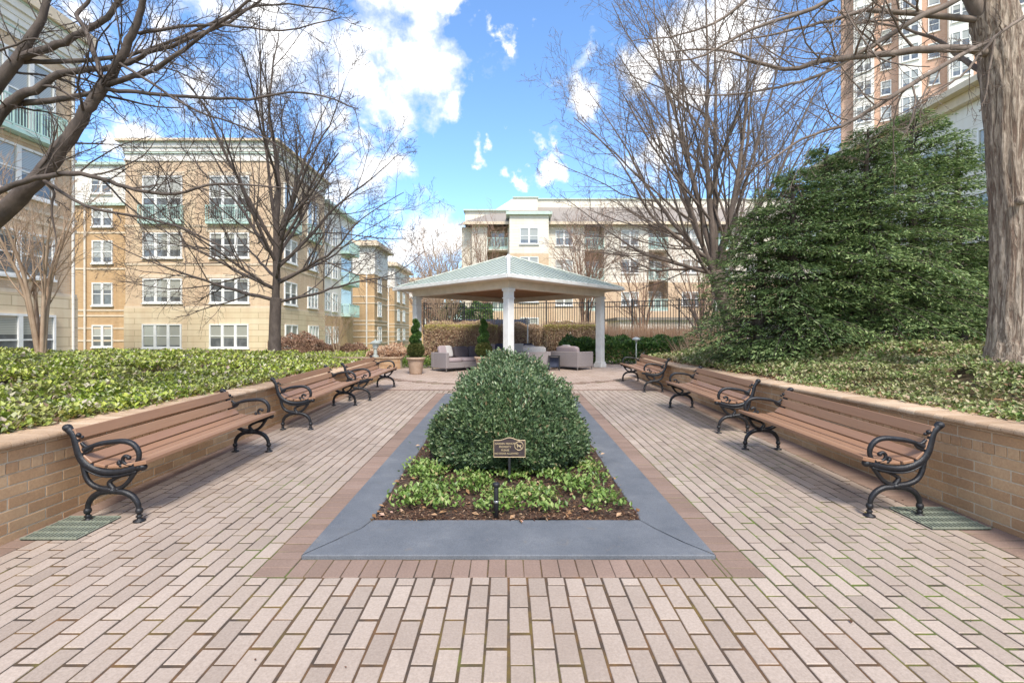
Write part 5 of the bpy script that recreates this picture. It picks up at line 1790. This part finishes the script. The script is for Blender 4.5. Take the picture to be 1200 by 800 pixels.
# --- recess section between near wing and main building
B_ = thing('apartment_building', (-29, 38, 0), 'narrow recessed tan block with two-light windows between the two left buildings', 'building', BG)
bpart(B_, 'wall', M['tan2'], [(-34, X0 - .1, 35.2, 43, -.6, 11.2)])
bpart(B_, 'upper_wall', M['whitewall'], [(-34.1, X0 - .1, 35.1, 43, 11.201, 13.9)])
bpart(B_, 'roof', M['greentrim'], [(-34.3, X0 - .12, 34.9, 43.2, 13.901, 14.1), (-34.2, X0 - .13, 35.0, 43.1, 11.0, 11.199)])
bpart(B_, 'stone_band', M['band'], [(-34.04, X0 - .11, 35.16, 43.01, z, z + .13) for z in (.3, 1.2, 2.1, 3.0, 3.4, 6.4, 9.0)])
for k in range(2):
    x = -29.35 - k * 3.2
    for z, h in ((.80, 1.6), (3.8, 1.65), (6.85, 1.65), (9.5, 1.3), (11.85, 1.25)):
        window_obj(1.5, h, 2, B_, (x, 35.2 if z < 11 else 35.1, z), 0)
m = MB(); m.tube([(-30.55, 35.05, -.5), (-30.55, 35.05, 11.0)], .06, 8); m.build('downpipe', M['whitewall'], B_, off=B_.location)

# --- near left wing
XN = -18.8
C_ = thing('apartment_building', (-25, 15, 0), 'nearest tan building at the left edge with a pale green balcony', 'building', BG)
bpart(C_, 'wall', M['tan'], [(-32, XN, 4, 21.1, 3.3, 13.0)])
bpart(C_, 'stone_base', M['stone'], [(-32.05, XN + .06, 3.95, 21.16, -.6, 3.299)])
bpart(C_, 'cornice', M['whitewall'], [(-32, XN + .06, 3.9, 21.16, 13.001, 13.5), (-32, XN + .16, 3.9, 21.26, 13.501, 13.75), (-32, XN + .3, 3.9, 21.4, 14.0, 14.3), (-32, XN + .2, 3.9, 21.3, 13.751, 13.999)])
bpart(C_, 'cornice_trim', M['greentrim'], [(-32, XN + .34, 3.9, 21.44, 14.301, 14.38), (-32, XN + .1, 3.9, 21.2, 13.30, 13.36)])
bpart(C_, 'roof', M['band'], [(-32.2, XN + .5, 3.7, 21.6, 14.381, 14.85)])
bpart(C_, 'stone_band', M['band'], [(-32.02, XN + .04, 3.97, 21.14, z, z + .13) for z in (3.301, 6.1, 6.55, 9.15)])
for y in (18.6, 12.5, 7.5):
    for z, h in ((.5, 2.0), (3.95, 1.75), (7.1, 1.85)):
        window_obj(2.9, h, 2, C_, (XN + (.06 if z < 3 else 0), y, z), math.pi / 2)
    window_obj(3.0, 2.9, 3, C_, (XN, y, 9.6), math.pi / 2)
    balcony(3.3, .45, 1.15, C_, (XN, y, 9.45), math.pi / 2, M['greenrail'])
m = MB(); m.tube([(XN + .08, 20.9, -.5), (XN + .08, 20.9, 13)], .05, 8); m.build('downpipe', M['whitewall'], C_, off=C_.location)

# --- white section behind main building
D_ = thing('apartment_building', (-20, 46, 0), 'white panelled block with balconies past the tan brick building', 'building', BG)
bpart(D_, 'wall', M['whitewall'], [(-26, X1 - .3, 42.3, 50.5, 3.4, 13.2)])
bpart(D_, 'brick_base', M['tan2'], [(-26, X1 - .25, 42.31, 50.55, -.5, 3.399)])
bpart(D_, 'roof', M['greentrim'], [(-26, X1 + .2, 42.42, 50.9, 13.201, 13.5)])
for y in (43.4, 45.3):
    for z in (.8, 3.85, 6.9, 9.9):
        window_obj(1.3, 1.65, 2, D_, (X1 - .3 + (.05 if z < 3 else 0), y, z), math.pi / 2)
for z in (3.6, 6.65, 9.7):
    m = MB(); m.box(X1 - .29, X1 - .27, 47.0, 49.9, z, z + 2.5); m.build('balcony_door', M['glass'], D_, off=D_.location)
    balcony(3.0, .9, 1.05, D_, (X1 - .3, 48.4, z), math.pi / 2, M['greenrail'])

# --- brown blocks farther away
for i, (x0, x1, y0, y1, lab) in enumerate([(-24, -16.0, 58, 64.2, 'orange brown block with white upper storey and corner downpipe, farther back'), (-26, -17.6, 75, 86, 'smaller orange brown block beyond, just left of the pavilion roof'), (-28, -16.8, 96, 120, 'most distant brown block at the end of the row')]):
    E_ = thing('apartment_building', ((x0 + x1) / 2, (y0 + y1) / 2, 0), lab, 'building', BG)
    bpart(E_, 'wall', M['tan2'], [(x0, x1, y0, y1, -.5, 8.9)])
    bpart(E_, 'upper_wall', M['whitewall'], [(x0, x1 + .05, y0 - .05, y1 + .05, 8.901, 12.2)])
    bpart(E_, 'roof', M['band'], [(x0, x1 + .7, y0 - .7, y1 + .7, 12.201, 12.5), (x0, x1 + .4, y0 - .4, y1 + .4, 12.501, 12.9)])
    bpart(E_, 'stone_band', M['band'], [(x0, x1 + .05, y0 - .05, y1 + .05, z, z + .14) for z in ((.6, 1.35, 2.1, 2.85, 3.3, 5.4, 6.2) if i < 2 else (3.3, 6.2))])
    for z in (.9, 3.95, 6.9, 9.8):
        for y in ((y0 + 2.2,) if i == 0 else (y0 + 2.5, y0 + 6.5)):
            window_obj(1.7, 1.75, 2, E_, (x1, y, z), math.pi / 2)
        window_obj(1.4, 1.75, 2, E_, (x0 + 2.2, y0 - (.05 if z > 9 else 0), z), 0)
    m = MB(); m.tube([(x1 - .9, y0 - .1, -.5), (x1 - .9, y0 - .1, 8.9)], .09, 8); m.build('downpipe', M['whitewall'], E_, off=E_.location)

# --- cream building behind the pavilion
YC = 52.0
G_ = thing('apartment_building', (12, 58, 0), 'long cream and tan building with grey shingle roof behind the pavilion', 'building', BG)


def wx_(px, d=YC): return (px - CX) / F * d
def wz_(py, d=YC): return EYE + (CY - py) / F * d


xl = wx_(553); xr = 40.0; EV = wz_(262)
# recessed balconies as dark openings: wall is built round them
bays = [(571, 595), (685, 708), (760, 783), (835, 858), (910, 933), (985, 1008)]
rows = [(wz_(290), wz_(263)), (wz_(326), wz_(298)), (wz_(362), wz_(334))]
wall_up = []; wall_lo = []; rec = []
zsplit = wz_(331)
edges = [xl]
for a, b in bays: edges += [wx_(a), wx_(b)]
edges.append(xr)
for i in range(0, len(edges), 2):
    wall_up.append((edges[i], edges[i + 1], YC, YC + 1.6, zsplit, EV)); wall_lo.append((edges[i], edges[i + 1], YC, YC + 1.6, -.5, zsplit - .001))
for a, b in bays:
    xa, xb = wx_(a), wx_(b)
    for zb, zt in rows:
        wall_up.append((xa + .001, xb - .001, YC + .001, YC + 1.6, zb - .28, zb))   # balcony slab
        balcony(xb - xa - .02, .02 + .05, 1.05, G_, ((xa + xb) / 2, YC + .05, zb), 0, M['greenrail'])
    wall_lo.append((xa + .001, xb - .001, YC + .002, YC + 1.6, -.5, rows[2][0] - .281))
bpart(G_, 'upper_wall', M['siding'], wall_up + [(xl, xr, YC + 1.601, YC + 14, zsplit, EV)])
bpart(G_, 'wall', M['tan'], wall_lo + [(xl, xr, YC + 1.601, YC + 14, -.5, zsplit - .001)])
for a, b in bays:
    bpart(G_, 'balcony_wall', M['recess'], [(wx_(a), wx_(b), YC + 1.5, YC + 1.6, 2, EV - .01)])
for a, b in bays:
    for zb, zt in rows:
        window_obj(1.5, 2.0, 2, G_, ((wx_(a) + wx_(b)) / 2, YC + 1.5, zb + .02), 0, split=False)
for cxp in (661, 738, 809, 884, 959):
    for (t, b) in ((270, 288), (304, 320), (342, 358), (376, 390)):
        window_obj(1.85, wz_(t) - wz_(b), 2, G_, (wx_(cxp), YC, wz_(b)), 0)
# gabled shingle roof
m = MB(); rz = wz_(243, YC + 6)
m.add([(xl - .8, YC - .7, EV), (xr, YC - .7, EV), (xr, YC + 6, rz), (xl + 4, YC + 6, rz), (xr, YC + 14, EV), (xl - .8, YC + 14, EV)], [(0, 1, 2, 3), (2, 4, 5, 3), (0, 3, 5)])
m.build('roof', M['shingle'], G_, off=G_.location)
bpart(G_, 'eaves', M['band'], [(xl - .85, xr, YC - .8, YC - .69, EV - .25, EV + .04), (xl - .8, xr, YC - .69, YC - .003, EV - .1, EV - .02)])
# parapet blocks above the roof
bpart(G_, 'parapet', M['siding'], [(wx_(629, YC + 6), xr, YC + 6, YC + 8, rz - 1, wz_(234, YC + 6)), (wx_(545, YC + 3), wx_(595, YC + 3), YC + 3.2, YC + 8, EV - 1, wz_(247, YC + 3))])
m = MB(); d = YC + 4.5
m.prism([(wx_(575, d), wz_(249, d)), (wx_(602, d), wz_(232, d)), (wx_(630, d), wz_(232, d)), (wx_(630, d), wz_(252, d)), (wx_(575, d), wz_(252, d))], d, d + 4)
m.build('parapet', M['siding'], G_, off=G_.location)
m = MB()
m.box(wx_(602, d) - .1, wx_(631, d), d - .15, d + 4.1, wz_(232, d) + .001, wz_(230.8, d))
m.box(wx_(543, YC + 3), wx_(596, YC + 3), YC + 2.9, YC + 8.1, wz_(247, YC + 3) + .001, wz_(245.3, YC + 3))
m.box(wx_(629, YC + 6) - .1, xr, YC + 5.8, YC + 8.1, wz_(234, YC + 6) + .001, wz_(232.8, YC + 6))
m.build('roof_trim', M['greentrim'], G_, off=G_.location)
# projecting bay
yb_ = YC - 1.5
xa, xb = wx_(597, yb_), wx_(643, yb_)
bpart(G_, 'bay_upper_wall', M['siding'], [(xa, xb, yb_, YC + 3, wz_(297, yb_), wz_(252, yb_))])
bpart(G_, 'bay_wall', M['tan'], [(xa, xb, yb_, YC - .002, -.5, wz_(297, yb_) - .001)])
bpart(G_, 'bay_roof', M['greentrim'], [(xa - .35, xb + .35, yb_ - .35, YC + 3.2, wz_(252, yb_) + .001, wz_(248.5, yb_))])
for (t, b) in ((267, 286), (301, 318), (337, 354), (372, 386)):
    window_obj(1.95, wz_(t, yb_) - wz_(b, yb_), 2, G_, (wx_(620, yb_), yb_, wz_(b, yb_)), 0)
# left end wing
m = MB(); m.add([(wx_(535), YC + .5, wz_(263)), (wx_(598), YC - .8, wz_(262.5)), (wx_(598), YC + 3, wz_(252, YC + 3)), (wx_(550), YC + 5, wz_(255, YC + 5))], [(0, 1, 2, 3)])
m.build('wing_roof', M['shingle'], G_, off=G_.location)
bpart(G_, 'wing_wall', M['siding'], [(wx_(540), xl - .002, YC + 1, YC + 12, -.5, wz_(264))])

# lower building section seen through the fence
H_ = thing('garage_building', (22, 47, 0), 'low pale garage block seen through the black fence', 'building')
bpart(H_, 'wall', M['whitewall'], [(10, 34, 44, 49, -.5, 3.0)])
bpart(H_, 'roof', M['shingle'], [(9.7, 34.3, 43.7, 49.3, 3.001, 3.25)])
for x in np.arange(12, 33, 3.2):
    window_obj(2.2, 1.1, 2, H_, (x, 44, 1.2), 0)

# --- white building at the right, eaves running in depth
I_ = thing('apartment_building', (30, 27, 0), 'white panelled building with pale green roof edge behind the right trunk', 'building', BG)
XI = 23.0
bpart(I_, 'wall', M['whitewall'], [(XI, 40, 14, 36, 6.2, 13.2)])
bpart(I_, 'brick_base', M['redbrick'], [(XI - .05, 40, 13.95, 36.05, -.5, 6.199)])
bpart(I_, 'cornice', M['band'], [(XI - .4, 40, 13.6, 36.4, 13.201, 13.7)])
bpart(I_, 'roof', M['band'], [(XI - .9, 40, 13.1, 36.9, 13.701, 14.0)])
for y in np.arange(16, 36, 3.4):
    for z in (.9, 3.9, 6.9, 10.0):
        window_obj(2.0, 1.7, 2, I_, (XI - (.05 if z < 6 else 0), y, z), -math.pi / 2)

# --- brick tower
J_ = thing('brick_tower', (0, 0, 0), 'tall red brick tower with white window bays at the upper right', 'building')
YT = 0.0; xt0 = 0.0
bpart(J_, 'wall', M['redbrick'], [(xt0, xt0 + 26, YT, YT + 14, -.5, 62)])
bx = []
tow = []
x = xt0 + 1.2
k = 0
while x < xt0 + 25:
    bx.append((x, x + 2.0, YT - .9, YT - .001, 8, 60)); tow.append(x + 1.0)
    x += 4.3; k += 1
bpart(J_, 'window_bay', M['whitewall'], bx)
for z in np.arange(21, 58, 3.0):
    for xx in tow[:6]:
        window_obj(1.5, 1.9, 2, J_, (xx, YT - .9, z), 0)
bn = [(xt0 - .06, xt0 + 26, YT - .06, YT + .001, z, z + .3) for z in np.arange(20, 60, 6.0)]
for xx in tow[:5]:
    for z in np.arange(21, 45, 3.0):
        if len([c for c in J_.children]) < 100:
            window_obj(1.0, 1.7, 1, J_, (xx + 2.15, YT, z), 0)

J_.location = (wx_(986, 60.0), 60.0, 0); J_.rotation_euler = (0, 0, math.radians(-34))
